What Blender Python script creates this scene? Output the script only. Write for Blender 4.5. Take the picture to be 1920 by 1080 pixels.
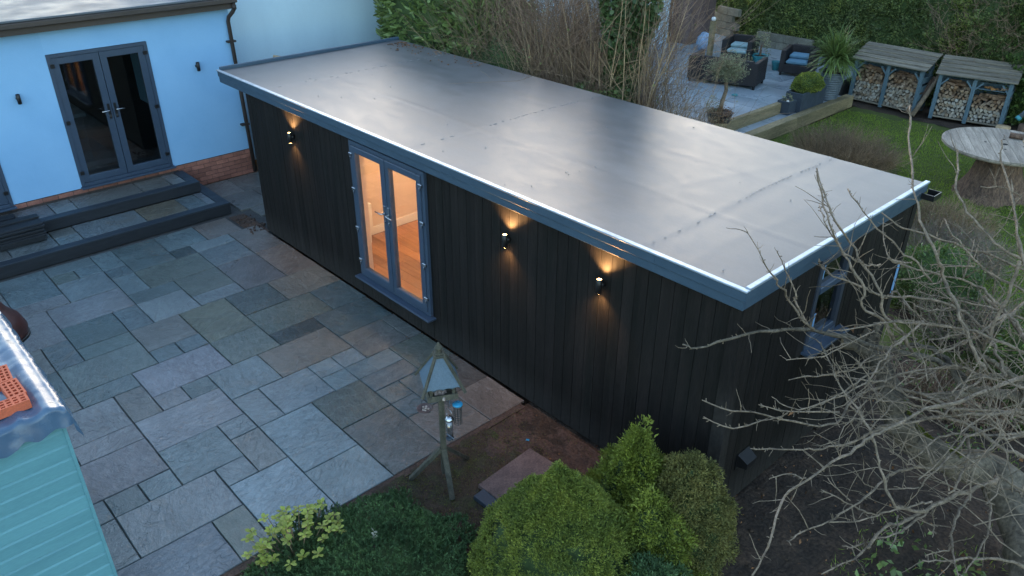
import bpy, math, random
import numpy as np
from mathutils import Vector, Matrix
for o in list(bpy.data.objects): bpy.data.objects.remove(o)
S = bpy.context.scene
C = S.collection
R = math.radians
rnd = random.Random(7)
NR = np.random.RandomState(11)

# ---------------------------------------------------------------- camera, sky, light
cd = bpy.data.cameras.new('camera')
cam = bpy.data.objects.new('camera', cd); C.objects.link(cam)
PIT, ROL, YAW = 0.511626459, 0.00515956, 2.39150857
F_ = Vector((math.cos(PIT)*math.cos(YAW), math.cos(PIT)*math.sin(YAW), -math.sin(PIT)))
Rt = F_.cross(Vector((0, 0, 1))).normalized(); Up = Rt.cross(F_)
r_ = math.cos(ROL)*Rt + math.sin(ROL)*Up; u_ = -math.sin(ROL)*Rt + math.cos(ROL)*Up
m = Matrix((r_, u_, -F_)).transposed().to_4x4()
m.translation = Vector((2.61168823, -4.89575983, 5.45301439))
cam.matrix_world = m
cd.sensor_width = 36.0; cd.lens = 1467.648/1920*36
cd.clip_start = 0.1; cd.clip_end = 400
S.camera = cam

SUN_AZ = R(139.0)      # direction (ccw from +x) towards the low sun, beyond the far hedge
SUN_EL = R(5.0)
W = bpy.data.worlds.new('World'); S.world = W; W.use_nodes = True
nt = W.node_tree; bg = nt.nodes['Background']
sky = nt.nodes.new('ShaderNodeTexSky'); sky.sky_type = 'NISHITA'; sky.sun_disc = False
sky.sun_elevation = SUN_EL; sky.sun_rotation = R(90.0) - SUN_AZ
sky.altitude = 50; sky.air_density = 1.0; sky.dust_density = 1.2; sky.ozone_density = 2.1
hs = nt.nodes.new('ShaderNodeHueSaturation'); hs.inputs['Saturation'].default_value = 0.84; hs.inputs['Value'].default_value = 1.0
nt.links.new(sky.outputs[0], hs.inputs['Color']); nt.links.new(hs.outputs[0], bg.inputs[0]); bg.inputs[1].default_value = 0.15
sl = bpy.data.lights.new('sun', 'SUN'); sl.energy = 0.12; sl.angle = R(34); sl.color = (1.0, 0.86, 0.74)
so = bpy.data.objects.new('sun', sl); C.objects.link(so)
sd = Vector((math.cos(SUN_AZ)*math.cos(R(16)), math.sin(SUN_AZ)*math.cos(R(16)), math.sin(R(16))))
so.rotation_euler = sd.to_track_quat('Z', 'Y').to_euler()
S.view_settings.view_transform = 'Standard'; S.view_settings.look = 'None'
S.view_settings.gamma = 1; S.view_settings.use_curve_mapping = False
S.view_settings.exposure = 2.92
S.cycles.use_denoising = True
S.cycles.max_bounces = 6; S.cycles.transparent_max_bounces = 6
S.cycles.sample_clamp_indirect = 4.0

# ---------------------------------------------------------------- materials
def N(nt, t, **k):
    n = nt.nodes.new(t)
    for a, v in k.items():
        if a in n.inputs: n.inputs[a].default_value = v
        else: setattr(n, a, v)
    return n
def c4(c): return (c[0], c[1], c[2], 1.0)
def mat(name, c1, c2=None, scale=3.0, rough=0.6, rough2=None, bump=0.0, bscale=40.0, stretch=(1, 1, 1),
        island=0.0, objc=False, objr=0.0, metal=0.0, coat=0.0, detail=6.0, spec=0.5, emit=None, es=0.0, c3=None,
        space='Object', bdist=0.01, trans=0.0, fine=0.25, leaf=0.0, splash=None):
    """Noise-mottled surface: two colours, fine grain, roughness variation and relief."""
    M = bpy.data.materials.new(name); M.use_nodes = True
    t = M.node_tree; b = t.nodes['Principled BSDF']; L = t.links.new
    tc = N(t, 'ShaderNodeTexCoord'); mp = N(t, 'ShaderNodeMapping'); mp.inputs['Scale'].default_value = stretch
    L(tc.outputs[space], mp.inputs[0])
    vec = mp.outputs[0]
    c2 = c2 or tuple(x*0.75 for x in c1)
    n1 = N(t, 'ShaderNodeTexNoise'); n1.inputs['Scale'].default_value = scale; n1.inputs['Detail'].default_value = detail
    n1.inputs['Roughness'].default_value = 0.6
    if objr or objc:
        oi = N(t, 'ShaderNodeObjectInfo')
        ad = N(t, 'ShaderNodeVectorMath', operation='ADD'); sc = N(t, 'ShaderNodeVectorMath', operation='SCALE')
        cb = N(t, 'ShaderNodeCombineXYZ')
        for i in range(3): L(oi.outputs['Random'], cb.inputs[i])
        L(cb.outputs[0], sc.inputs[0]); sc.inputs['Scale'].default_value = 37.0
        L(vec, ad.inputs[0]); L(sc.outputs[0], ad.inputs[1]); vec = ad.outputs[0]
    L(vec, n1.inputs['Vector'])
    rp = N(t, 'ShaderNodeValToRGB'); L(n1.outputs[0], rp.inputs[0])
    e = rp.color_ramp.elements; e[0].position = 0.33; e[0].color = c4(c2); e[1].position = 0.67; e[1].color = c4(c1)
    if c3:
        q = rp.color_ramp.elements.new(0.5); q.color = c4(c3)
    col = rp.outputs[0]
    # fine grain
    n2 = N(t, 'ShaderNodeTexNoise'); n2.inputs['Scale'].default_value = bscale; n2.inputs['Detail'].default_value = 5
    L(vec, n2.inputs['Vector'])
    mr = N(t, 'ShaderNodeMapRange'); L(n2.outputs[0], mr.inputs[0]); mr.inputs[1].default_value = .3; mr.inputs[2].default_value = .7
    mr.inputs[3].default_value = 1-fine; mr.inputs[4].default_value = 1+fine
    mx = N(t, 'ShaderNodeVectorMath', operation='SCALE'); L(col, mx.inputs[0]); L(mr.outputs[0], mx.inputs['Scale']); col = mx.outputs[0]
    if objc:
        m2 = N(t, 'ShaderNodeVectorMath', operation='MULTIPLY'); L(col, m2.inputs[0]); L(oi.outputs['Color'], m2.inputs[1]); col = m2.outputs[0]
    if objr:
        r = N(t, 'ShaderNodeMapRange'); L(oi.outputs['Random'], r.inputs[0]); r.inputs[3].default_value = 1-objr; r.inputs[4].default_value = 1+objr
        m3 = N(t, 'ShaderNodeVectorMath', operation='SCALE'); L(col, m3.inputs[0]); L(r.outputs[0], m3.inputs['Scale']); col = m3.outputs[0]
    if island:
        g = N(t, 'ShaderNodeNewGeometry'); r = N(t, 'ShaderNodeMapRange'); L(g.outputs['Random Per Island'], r.inputs[0])
        r.inputs[3].default_value = 1-island; r.inputs[4].default_value = 1+island
        m4 = N(t, 'ShaderNodeVectorMath', operation='SCALE'); L(col, m4.inputs[0]); L(r.outputs[0], m4.inputs['Scale']); col = m4.outputs[0]
    if splash:      # dried mud splash near the foot and pale run-off streaks
        sx = N(t, 'ShaderNodeSeparateXYZ'); L(tc.outputs['Object'], sx.inputs[0])
        zr = N(t, 'ShaderNodeMapRange'); L(sx.outputs[2], zr.inputs[0]); zr.inputs[1].default_value = .02; zr.inputs[2].default_value = .42; zr.inputs[3].default_value = .75; zr.inputs[4].default_value = 0
        n5 = N(t, 'ShaderNodeTexNoise'); n5.inputs['Scale'].default_value = 22; n5.inputs['Detail'].default_value = 6; L(tc.outputs['Object'], n5.inputs['Vector'])
        sm = N(t, 'ShaderNodeMath', operation='MULTIPLY'); L(zr.outputs[0], sm.inputs[0]); L(n5.outputs[0], sm.inputs[1])
        mp5 = N(t, 'ShaderNodeMapping'); mp5.inputs['Scale'].default_value = (14, 14, .55); L(vec, mp5.inputs[0])
        n6 = N(t, 'ShaderNodeTexNoise'); n6.inputs['Scale'].default_value = 1.0; n6.inputs['Detail'].default_value = 3; L(mp5.outputs[0], n6.inputs['Vector'])
        r6 = N(t, 'ShaderNodeMapRange'); L(n6.outputs[0], r6.inputs[0]); r6.inputs[1].default_value = .62; r6.inputs[2].default_value = .80; r6.inputs[3].default_value = 0; r6.inputs[4].default_value = .35
        ax = N(t, 'ShaderNodeMath', operation='MAXIMUM'); L(sm.outputs[0], ax.inputs[0]); L(r6.outputs[0], ax.inputs[1])
        mxs = N(t, 'ShaderNodeMix', data_type='RGBA'); L(ax.outputs[0], mxs.inputs[0]); L(col, mxs.inputs[6]); mxs.inputs[7].default_value = c4(splash); col = mxs.outputs[2]
    L(col, b.inputs['Base Color'])
    rough2 = rough if rough2 is None else rough2
    n3 = N(t, 'ShaderNodeTexNoise'); n3.inputs['Scale'].default_value = scale*1.7; n3.inputs['Detail'].default_value = 4; L(vec, n3.inputs['Vector'])
    rr = N(t, 'ShaderNodeMapRange'); L(n3.outputs[0], rr.inputs[0]); rr.inputs[1].default_value = .35; rr.inputs[2].default_value = .65
    rr.inputs[3].default_value = rough; rr.inputs[4].default_value = rough2; L(rr.outputs[0], b.inputs['Roughness'])
    b.inputs['Metallic'].default_value = metal; b.inputs['Coat Weight'].default_value = coat
    b.inputs['Specular IOR Level'].default_value = spec
    if trans:
        b.inputs['Transmission Weight'].default_value = trans
    if bump:
        bp = N(t, 'ShaderNodeBump'); bp.inputs['Strength'].default_value = bump; bp.inputs['Distance'].default_value = bdist
        s = N(t, 'ShaderNodeMath', operation='ADD'); L(n2.outputs[0], s.inputs[0]); L(n1.outputs[0], s.inputs[1])
        L(s.outputs[0], bp.inputs['Height']); L(bp.outputs[0], b.inputs['Normal'])
    if leaf:
        tl = N(t, 'ShaderNodeBsdfTranslucent'); L(col, tl.inputs[0]); ms = N(t, 'ShaderNodeMixShader'); ms.inputs[0].default_value = leaf
        L(b.outputs[0], ms.inputs[1]); L(tl.outputs[0], ms.inputs[2]); L(ms.outputs[0], t.nodes['Material Output'].inputs[0])
    if emit: b.inputs['Emission Color'].default_value = c4(emit); b.inputs['Emission Strength'].default_value = es
    return M

def glass_mat(name, tint=(.9, .95, .95), mixf=0.12, rough=0.02):
    M = bpy.data.materials.new(name); M.use_nodes = True; t = M.node_tree; t.nodes.clear(); L = t.links.new
    o = N(t, 'ShaderNodeOutputMaterial'); tr = N(t, 'ShaderNodeBsdfTransparent'); tr.inputs[0].default_value = c4(tint)
    gl = N(t, 'ShaderNodeBsdfGlossy'); gl.inputs['Roughness'].default_value = rough
    fr = N(t, 'ShaderNodeFresnel'); fr.inputs[0].default_value = 1.5
    ma = N(t, 'ShaderNodeMath', operation='MULTIPLY_ADD'); L(fr.outputs[0], ma.inputs[0]); ma.inputs[1].default_value = 1.6; ma.inputs[2].default_value = mixf*0.3
    ge = N(t, 'ShaderNodeNewGeometry'); inv = N(t, 'ShaderNodeMath', operation='SUBTRACT'); inv.inputs[0].default_value = 1.0; L(ge.outputs['Backfacing'], inv.inputs[1])
    mb_ = N(t, 'ShaderNodeMath', operation='MULTIPLY'); L(ma.outputs[0], mb_.inputs[0]); L(inv.outputs[0], mb_.inputs[1])
    mx = N(t, 'ShaderNodeMixShader'); L(mb_.outputs[0], mx.inputs[0]); L(tr.outputs[0], mx.inputs[1]); L(gl.outputs[0], mx.inputs[2]); L(mx.outputs[0], o.inputs[0])
    return M

def stone_mat(name):
    """Riven sandstone paving: coloured by the object, with flaky layers, veins, rusty blotches and damp gloss."""
    M = bpy.data.materials.new(name); M.use_nodes = True; t = M.node_tree; b = t.nodes['Principled BSDF']; L = t.links.new
    tc = N(t, 'ShaderNodeTexCoord'); oi = N(t, 'ShaderNodeObjectInfo')
    cb = N(t, 'ShaderNodeCombineXYZ'); sc = N(t, 'ShaderNodeVectorMath', operation='SCALE'); sc.inputs['Scale'].default_value = 61.0
    for i in range(3): L(oi.outputs['Random'], cb.inputs[i])
    L(cb.outputs[0], sc.inputs[0])
    # each slab's bedding grain runs its own way
    vr = N(t, 'ShaderNodeVectorRotate'); vr.rotation_type = 'Z_AXIS'; L(tc.outputs['Object'], vr.inputs[0])
    an = N(t, 'ShaderNodeMath', operation='MULTIPLY'); L(oi.outputs['Random'], an.inputs[0]); an.inputs[1].default_value = 47.0; L(an.outputs[0], vr.inputs['Angle'])
    ad = N(t, 'ShaderNodeVectorMath', operation='ADD'); L(vr.outputs[0], ad.inputs[0]); L(sc.outputs[0], ad.inputs[1])
    mp = N(t, 'ShaderNodeMapping'); mp.inputs['Scale'].default_value = (1.0, 2.1, 1.0); L(ad.outputs[0], mp.inputs[0])
    def noise(s, d=6, v=None, dist=0.0, ro=.6):
        n = N(t, 'ShaderNodeTexNoise'); n.inputs['Scale'].default_value = s; n.inputs['Detail'].default_value = d; n.inputs['Distortion'].default_value = dist
        n.inputs['Roughness'].default_value = ro; L(v or ad.outputs[0], n.inputs['Vector']); return n.outputs[0]
    def mrange(x, a, bb, c, d):
        r = N(t, 'ShaderNodeMapRange'); L(x, r.inputs[0])
        for i, v in enumerate((a, bb, c, d)): r.inputs[i+1].default_value = v
        return r.outputs[0]
    def scale(col, f):
        s = N(t, 'ShaderNodeVectorMath', operation='SCALE'); L(col, s.inputs[0]); L(f, s.inputs['Scale']); return s.outputs[0]
    def mix(f, a, bcol):
        x = N(t, 'ShaderNodeMix', data_type='RGBA'); L(f, x.inputs[0]); L(a, x.inputs[6])
        if isinstance(bcol, tuple): x.inputs[7].default_value = c4(bcol)
        else: L(bcol, x.inputs[7])
        return x.outputs[2]
    grain = noise(9, 9, mp.outputs[0], .8, .68); big = noise(1.6, 4); fine = noise(55, 4)
    blot = noise(2.4, 5, None, 1.2)
    col = scale(oi.outputs['Color'], mrange(grain, .3, .7, .72, 1.28))
    col = scale(col, mrange(big, .3, .7, .82, 1.2)); col = scale(col, mrange(fine, .3, .7, .86, 1.14))
    col = mix(mrange(blot, .60, .75, 0, .30), col, (.17, .125, .075))      # iron stain
    ln = N(t, 'ShaderNodeTexWave'); ln.wave_type = 'BANDS'; ln.inputs['Scale'].default_value = 1.5; ln.inputs['Distortion'].default_value = 9; ln.inputs['Detail'].default_value = 4
    ln.inputs['Detail Scale'].default_value = 1.3; L(mp.outputs[0], ln.inputs[0])
    line = mrange(ln.outputs[0], .0, .04, .10, 0)
    col = mix(line, col, (.36, .37, .36))
    # flake edges: broken contour lines of the riven surface
    cn = N(t, 'ShaderNodeTexNoise'); cn.inputs['Scale'].default_value = 1.9; cn.inputs['Detail'].default_value = 6; cn.inputs['Distortion'].default_value = .9; L(ad.outputs[0], cn.inputs['Vector'])
    cm = N(t, 'ShaderNodeMath', operation='MULTIPLY'); L(cn.outputs[0], cm.inputs[0]); cm.inputs[1].default_value = 13.0
    cf = N(t, 'ShaderNodeMath', operation='FRACT'); L(cm.outputs[0], cf.inputs[0])
    msk = mrange(noise(2.1, 3), .48, .60, 0, 1); edge = mrange(cf.outputs[0], .0, .07, 1, 0)
    em = N(t, 'ShaderNodeMath', operation='MULTIPLY'); L(edge, em.inputs[0]); L(msk, em.inputs[1])
    col = scale(col, mrange(em.outputs[0], 0, 1, 1, .55))
    em2 = N(t, 'ShaderNodeMath', operation='MULTIPLY'); L(mrange(cf.outputs[0], .07, .16, 1, 0), em2.inputs[0]); L(msk, em2.inputs[1])
    col = scale(col, mrange(em2.outputs[0], 0, 1, 1, 1.22))
    L(col, b.inputs['Base Color'])
    wet = noise(.55, 3, tc.outputs['Generated'] if False else ad.outputs[0])
    L(mrange(wet, .35, .65, .16, .36), b.inputs['Roughness']); b.inputs['Specular IOR Level'].default_value = .75
    vo = N(t, 'ShaderNodeTexNoise'); vo.inputs['Scale'].default_value = 3.2; vo.inputs['Detail'].default_value = 7; vo.inputs['Distortion'].default_value = 1.5; L(mp.outputs[0], vo.inputs[0])
    st = N(t, 'ShaderNodeMath', operation='SNAP'); L(vo.outputs[0], st.inputs[0]); st.inputs[1].default_value = .085      # riven steps
    h = N(t, 'ShaderNodeMath', operation='MULTIPLY_ADD'); L(st.outputs[0], h.inputs[0]); h.inputs[1].default_value = .85; L(grain, h.inputs[2])
    h3 = N(t, 'ShaderNodeMath', operation='MULTIPLY_ADD'); L(em.outputs[0], h3.inputs[0]); h3.inputs[1].default_value = -.5; L(h.outputs[0], h3.inputs[2])
    h2 = N(t, 'ShaderNodeMath', operation='MULTIPLY_ADD'); L(fine, h2.inputs[0]); h2.inputs[1].default_value = .25; L(h3.outputs[0], h2.inputs[2])
    bp = N(t, 'ShaderNodeBump'); bp.inputs['Strength'].default_value = .85; bp.inputs['Distance'].default_value = .013; L(h2.outputs[0], bp.inputs['Height']); L(bp.outputs[0], b.inputs['Normal'])
    return M

def roof_mat():
    """Grey rubber membrane with a drying film of water: dull dusty grey, glossy in broad soft patches, scuffs."""
    M = bpy.data.materials.new('roof membrane'); M.use_nodes = True; t = M.node_tree; b = t.nodes['Principled BSDF']; L = t.links.new
    tc = N(t, 'ShaderNodeTexCoord')
    def noise(s, d=6, st=(1, 1, 1), di=0):
        mp = N(t, 'ShaderNodeMapping'); mp.inputs['Scale'].default_value = st; L(tc.outputs['Object'], mp.inputs[0])
        n = N(t, 'ShaderNodeTexNoise'); n.inputs['Scale'].default_value = s; n.inputs['Detail'].default_value = d; n.inputs['Distortion'].default_value = di; L(mp.outputs[0], n.inputs['Vector']); return n.outputs[0]
    def mrange(x, a, bb, c, d):
        r = N(t, 'ShaderNodeMapRange'); L(x, r.inputs[0])
        for i, v in enumerate((a, bb, c, d)): r.inputs[i+1].default_value = v
        return r.outputs[0]
    a = noise(.5, 5, (1, 1.6, 1), .6); s2 = noise(3.0, 8, (1, 2.5, 1), .4); f = noise(60, 4)
    rp = N(t, 'ShaderNodeValToRGB'); L(a, rp.inputs[0]); e = rp.color_ramp.elements
    e[0].position = .3; e[0].color = (.095, .094, .098, 1); e[1].position = .7; e[1].color = (.138, .131, .130, 1)
    sc = N(t, 'ShaderNodeVectorMath', operation='SCALE'); L(rp.outputs[0], sc.inputs[0]); L(mrange(s2, .3, .7, .85, 1.18), sc.inputs['Scale'])
    s3 = N(t, 'ShaderNodeVectorMath', operation='SCALE'); L(sc.outputs[0], s3.inputs[0]); L(mrange(f, .3, .7, .93, 1.07), s3.inputs['Scale'])
    L(s3.outputs[0], b.inputs['Base Color'])
    L(mrange(s2, .3, .7, .39, .46), b.inputs['Roughness']); b.inputs['Specular IOR Level'].default_value = .60
    bp = N(t, 'ShaderNodeBump'); bp.inputs['Strength'].default_value = .02; bp.inputs['Distance'].default_value = .01
    h = N(t, 'ShaderNodeMath', operation='ADD'); L(s2, h.inputs[0]); L(a, h.inputs[1]); L(h.outputs[0], bp.inputs['Height']); L(bp.outputs[0], b.inputs['Normal'])
    return M

MT = dict(
 render=mat('pale blue render', (.285, .53, .80), (.245, .48, .75), 1.3, .85, bump=.25, bscale=160, bdist=.003, fine=.04),
 render2=mat('neighbour pale render', (0.575, 0.759, 0.858), (0.506, 0.678, 0.781), 1.2, .85, bump=.3, bscale=120, bdist=.004, fine=.06, stretch=(1, 1, .4)),
 brick=mat('brick', (.40, .165, .115), (.28, .115, .085), 9, .8, bump=.5, bscale=120, objr=.22, bdist=.003),
 mortar=mat('mortar', (.085, .065, .058), (.06, .046, .042), 14, .9, bump=.4, bscale=90),
 grey_frame=mat('slate grey frame', (0.051, 0.078, 0.119), (0.044, 0.068, 0.107), 4, .38, bump=.03, fine=.05),
 dark_frame=mat('charcoal frame', (0.044, 0.054, 0.075), (0.036, 0.046, 0.064), 4, .42, fine=.05),
 fascia=mat('blue grey fascia', (0.047, 0.086, 0.129), (0.037, 0.070, 0.107), 2.5, .42, .55, bump=.12, bscale=60, fine=.10, stretch=(1, 1, 3)),
 trim=mat('pale aluminium trim', (.48, .54, .60), (.34, .40, .46), 6, .28, .45, metal=.55, fine=.08),
 clad=mat('charred cladding', (0.016, 0.013, 0.012), (0.007, 0.007, 0.006), 1.5, .62, .8, bump=.55, bscale=26, stretch=(7, 7, .5), objr=.2, bdist=.004, fine=.45, detail=9, spec=.22, splash=(.055, .050, .046)),
 comp=mat('dark composite', (0.019, 0.023, 0.030), (0.013, 0.016, 0.021), 3, .5, .7, bump=.35, bscale=50, stretch=(6, 1, 6), objr=.15, fine=.2),
 step_edge=mat('slate step edging', (0.031, 0.042, 0.056), (0.022, 0.030, 0.042), 2, .45, .6, bump=.2, bscale=60, stretch=(3, .6, 3), objr=.1, fine=.15),
 brown_metal=mat('dark brown gutter', (.045, .033, .028), (.03, .023, .02), 3, .45, .6, fine=.1),
 soffit=mat('brown fascia boards', (.075, .058, .048), (.050, .040, .034), 2, .6, bump=.2, bscale=40, stretch=(1, .3, 3), fine=.15),
 house_roof=mat('wet grey flat roof', (.13, .15, .17), (.08, .095, .11), 1.2, .42, .6, bump=.2, fine=.1),
 plaster=mat('cream plaster', (.74, .60, .50), (.70, .57, .47), 1.0, .8, fine=.03),
 white=mat('white gloss', (.80, .78, .74), (.76, .74, .70), 1.0, .4, fine=.02),
 oak=mat('oak boards', (.42, .21, .085), (.28, .13, .05), 3, .35, .5, bump=.15, bscale=30, stretch=(.5, 6, 1), objr=.3, fine=.15),
 chrome=mat('brushed steel', (.65, .66, .68), (.5, .52, .55), 8, .25, metal=1.0, fine=.04),
 black=mat('black plastic', (.012, .012, .013), (.008, .008, .009), 5, .4, fine=.1),
 soil=mat('damp soil', (0.074, 0.045, 0.028), (0.027, 0.018, 0.012), 3.5, .9, bump=.9, bscale=30, bdist=.03, detail=12, fine=.5, c3=(0.044, 0.028, 0.018)),
 redsoil=mat('reddish subsoil', (0.104, 0.063, 0.045), (0.050, 0.032, 0.025), 4.5, .9, bump=.9, bscale=38, bdist=.02, detail=12, fine=.45),
 moss=mat('mossy soil', (.060, .062, .020), (.075, .045, .027), 5.0, .95, bump=.9, bscale=60, bdist=.02, detail=12, fine=.5, c3=(.05, .036, .022)),
 sand=mat('paving joint sand', (.085, .085, .085), (.055, .055, .056), 12, .95, bump=.5, bscale=80),
 lawn=mat('lawn soil', (0.093, 0.117, 0.019), (0.062, 0.082, 0.014), 2.0, .95, bump=.9, bscale=70, bdist=.02, fine=.4),
 sleeper=mat('weathered sleeper', (0.300, 0.231, 0.126), (0.158, 0.129, 0.066), 3.0, .8, bump=.6, bscale=30, stretch=(2, .4, 4), objr=.15, fine=.3),
 slate_pot=mat('blue grey planter', (.048, .064, .084), (.036, .049, .066), 5, .55, .7, bump=.15, bscale=60, fine=.15),
 ribpot=mat('ribbed grey pot', (.13, .16, .185), (.09, .115, .14), 6, .5, bump=.1, fine=.1),
 rattan=mat('brown rattan', (.026, .021, .022), (.012, .010, .011), 60, .5, .6, bump=.9, bscale=120, stretch=(1, 1, 3), bdist=.006, fine=.4),
 cushion=mat('pale teal cushion', (.33, .46, .47), (.24, .36, .38), 6, .9, bump=.3, bscale=150, fine=.1),
 bluecush=mat('blue cushion', (.14, .28, .38), (.11, .22, .31), 6, .9, bump=.3, bscale=150, fine=.1),
 turq=mat('turquoise glaze', (.06, .30, .33), (.04, .22, .26), 6, .25, .4, fine=.1),
 blue_wood=mat('blue grey painted timber', (.105, .165, .20), (.075, .125, .155), 6, .7, bump=.3, bscale=60, stretch=(4, 4, .6), fine=.2),
 old_board=mat('silvered roof board', (.27, .235, .18), (.125, .108, .085), 3, .85, bump=.7, bscale=30, stretch=(.4, 5, 4), objr=.2, fine=.3),
 log_end=mat('split log', (.46, .42, .36), (.22, .19, .155), 9, .85, bump=.6, bscale=60, objc=True, fine=.3),
 bark=mat('stump bark', (0.259, 0.160, 0.106), (0.097, 0.065, 0.050), 6, .9, bump=1.0, bscale=22, stretch=(4, 4, .6), bdist=.03, fine=.4),
 reel=mat('greyed reel timber', (0.414, 0.352, 0.284), (0.218, 0.187, 0.152), 4, .8, bump=.5, bscale=40, stretch=(5, .5, 5), objr=.2, fine=.25),
 treebark=mat('pale grey bark', (0.281, 0.208, 0.148), (0.124, 0.094, 0.068), 9, .85, bump=.8, bscale=45, bdist=.01, fine=.35, c3=(0.205, 0.156, 0.105)),
 limbbark=mat('lichened bark', (0.174, 0.141, 0.103), (0.070, 0.055, 0.039), 7, .9, bump=1.0, bscale=30, bdist=.02, fine=.4, c3=(0.122, 0.099, 0.069)),
 cutwood=mat('fresh cut wood', (.55, .40, .24), (.42, .28, .15), 14, .7, fine=.15),
 mossclump=mat('bright moss', (.16, .17, .02), (.08, .10, .015), 20, .95, bump=.9, bscale=80, fine=.4),
 bt_wood=mat('mossy grey wood', (0.116, 0.105, 0.075), (0.058, 0.058, 0.041), 9, .85, bump=.6, bscale=60, stretch=(3, 3, .7), fine=.3),
 bt_roof=mat('slate blue roof felt', (.115, .17, .22), (.08, .125, .16), 7, .6, bump=.2, bscale=90, fine=.12),
 teal=mat('teal painted boards', (0.142, 0.351, 0.398), (0.119, 0.304, 0.349), 2.5, .5, .62, bump=.12, bscale=60, stretch=(1, .4, 3), objr=.05, fine=.07),
 tarp=mat('blue plastic sheet', (0.078, 0.143, 0.223), (0.057, 0.109, 0.181), 3.0, .22, .34, bump=.25, bscale=14, bdist=.01, coat=.2, fine=.06),
 tarp_dark=mat('dark plastic underside', (.035, .060, .095), (.025, .045, .075), 3, .25, .4, fine=.1),
 perf=mat('orange red engineering brick', (.60, .135, .06), (.50, .11, .05), 8, .75, bump=.2, bscale=90, objr=.08, fine=.12),
 rust=mat('dark red metal pipe', (.10, .035, .032), (.055, .024, .022), 8, .35, .5, fine=.15),
 scuff=mat('dried adhesive scuff', (.33, .33, .34), (.22, .22, .23), 9, .7),
 wire=mat('dark green wire', (.03, .045, .04), (.02, .03, .03), 5, .5),
 copper=mat('brown mesh', (.11, .06, .055), (.07, .045, .04), 30, .5, fine=.3),
 bluecap=mat('blue plastic lid', (.03, .33, .55), (.025, .27, .48), 5, .35, fine=.05),
 seedfat=mat('pale fat and seed', (.62, .52, .46), (.40, .28, .22), 40, .8, bump=.5, bscale=90, fine=.3),
 palestone=mat('pale terrace slab', (0.345, 0.392, 0.429), (0.253, 0.297, 0.330), 1.0, .26, .40, bump=.08, bscale=40, objr=.14, fine=.12),
 film=mat('blue protective film', (.22, .42, .68), (.20, .38, .62), 5, .35, fine=.05),
 whitebag=mat('white sack', (.42, .50, .60), (.20, .33, .52), 9, .6, bump=.6, bscale=14, bdist=.03, fine=.2),
 brownwall=mat('weathered brown render', (0.187, 0.124, 0.108), (0.102, 0.070, 0.064), 2.0, .9, bump=.5, bscale=30, stretch=(2, 2, .6), fine=.25),
 block=mat('mossy block wall', (.22, .205, .16), (.14, .125, .095), 3.0, .9, bump=.5, bscale=40, objr=.15, fine=.25),
 bulb=mat('warm lamp disc', (1, .8, .55), (1, .8, .55), 1, .5, emit=(1.0, .50, .18), es=6.0),
 bulb_room=mat('room lamp disc', (1, .9, .75), (1, .9, .75), 1, .5, emit=(1.0, .74, .48), es=6.0),
 glass=glass_mat('clear pane'), glass_dark=glass_mat('dark room pane', (.55, .6, .62), .3, .03),
 clearplastic=glass_mat('clear plastic tube', (.75, .85, .9), .5, .08),
 slab=stone_mat('riven sandstone'), roof=roof_mat(),
 darkroom=mat('dim interior', (.07, .06, .052), (.04, .035, .032), 2, .8, fine=.2),
 kitchen=mat('pale worktop', (.45, .50, .48), (.35, .42, .42), 2, .4),
 # foliage
 f_laurel=mat('laurel leaves', (0.218, 0.293, 0.094), (0.163, 0.232, 0.070), 1.0, .32, .45, island=.45, spec=.6, leaf=.3),
 f_laurel_dark=mat('dark laurel leaves', (0.137, 0.208, 0.053), (0.084, 0.145, 0.039), 1.0, .32, .5, island=.5, leaf=.3),
 f_hedge=mat('privet leaves', (0.276, 0.315, 0.075), (0.113, 0.153, 0.061), .8, .45, .6, island=.5, c3=(0.166, 0.210, 0.070), leaf=.3),
 f_ivy=mat('ivy leaves', (0.104, 0.160, 0.056), (0.066, 0.114, 0.048), 2.0, .35, .5, island=.5, leaf=.3),
 f_ivy_light=mat('pale ivy leaves', (0.170, 0.230, 0.076), (0.119, 0.170, 0.060), 2.0, .45, island=.4, leaf=.3),
 f_dome=mat('dwarf conifer sprays', (0.290, 0.320, 0.052), (0.124, 0.169, 0.031), 5, .75, island=.4, c3=(0.197, 0.242, 0.040), leaf=.3),
 f_gold=mat('golden cypress sprays', (0.309, 0.346, 0.048), (0.141, 0.177, 0.030), 6, .7, island=.35, c3=(0.225, 0.270, 0.041), leaf=.3),
 f_olive=mat('olive cypress sprays', (0.274, 0.241, 0.070), (0.121, 0.125, 0.037), 6, .8, island=.35, c3=(0.191, 0.184, 0.053), leaf=.3),
 f_juniper=mat('juniper sprays', (0.131, 0.226, 0.076), (0.059, 0.120, 0.047), 4, .7, island=.45, c3=(0.092, 0.164, 0.060), leaf=.3),
 f_yellow=mat('yellow green leaves', (0.484, 0.478, 0.093), (0.215, 0.302, 0.052), 14, .45, objr=.3, island=.25, leaf=.3),
 f_grass=mat('grass blades', (0.278, 0.391, 0.036), (0.179, 0.265, 0.029), .9, .6, island=.4, leaf=.3),
 f_silver=mat('silver green leaves', (0.332, 0.338, 0.196), (0.193, 0.211, 0.120), 2, .6, island=.4, leaf=.3),
 f_sword=mat('strap leaves', (0.193, 0.266, 0.077), (0.113, 0.169, 0.049), 1.5, .45, island=.4, leaf=.3),
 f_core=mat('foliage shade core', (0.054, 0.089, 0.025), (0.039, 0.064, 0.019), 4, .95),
 f_cream=mat('cream leaves', (0.420, 0.420, 0.380), (0.420, 0.420, 0.250), 20, .5, island=.2, leaf=.3),
 twig_red=mat('reddish twigs', (0.307, 0.202, 0.135), (0.169, 0.116, 0.082), 2.0, .8, island=.45),
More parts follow.
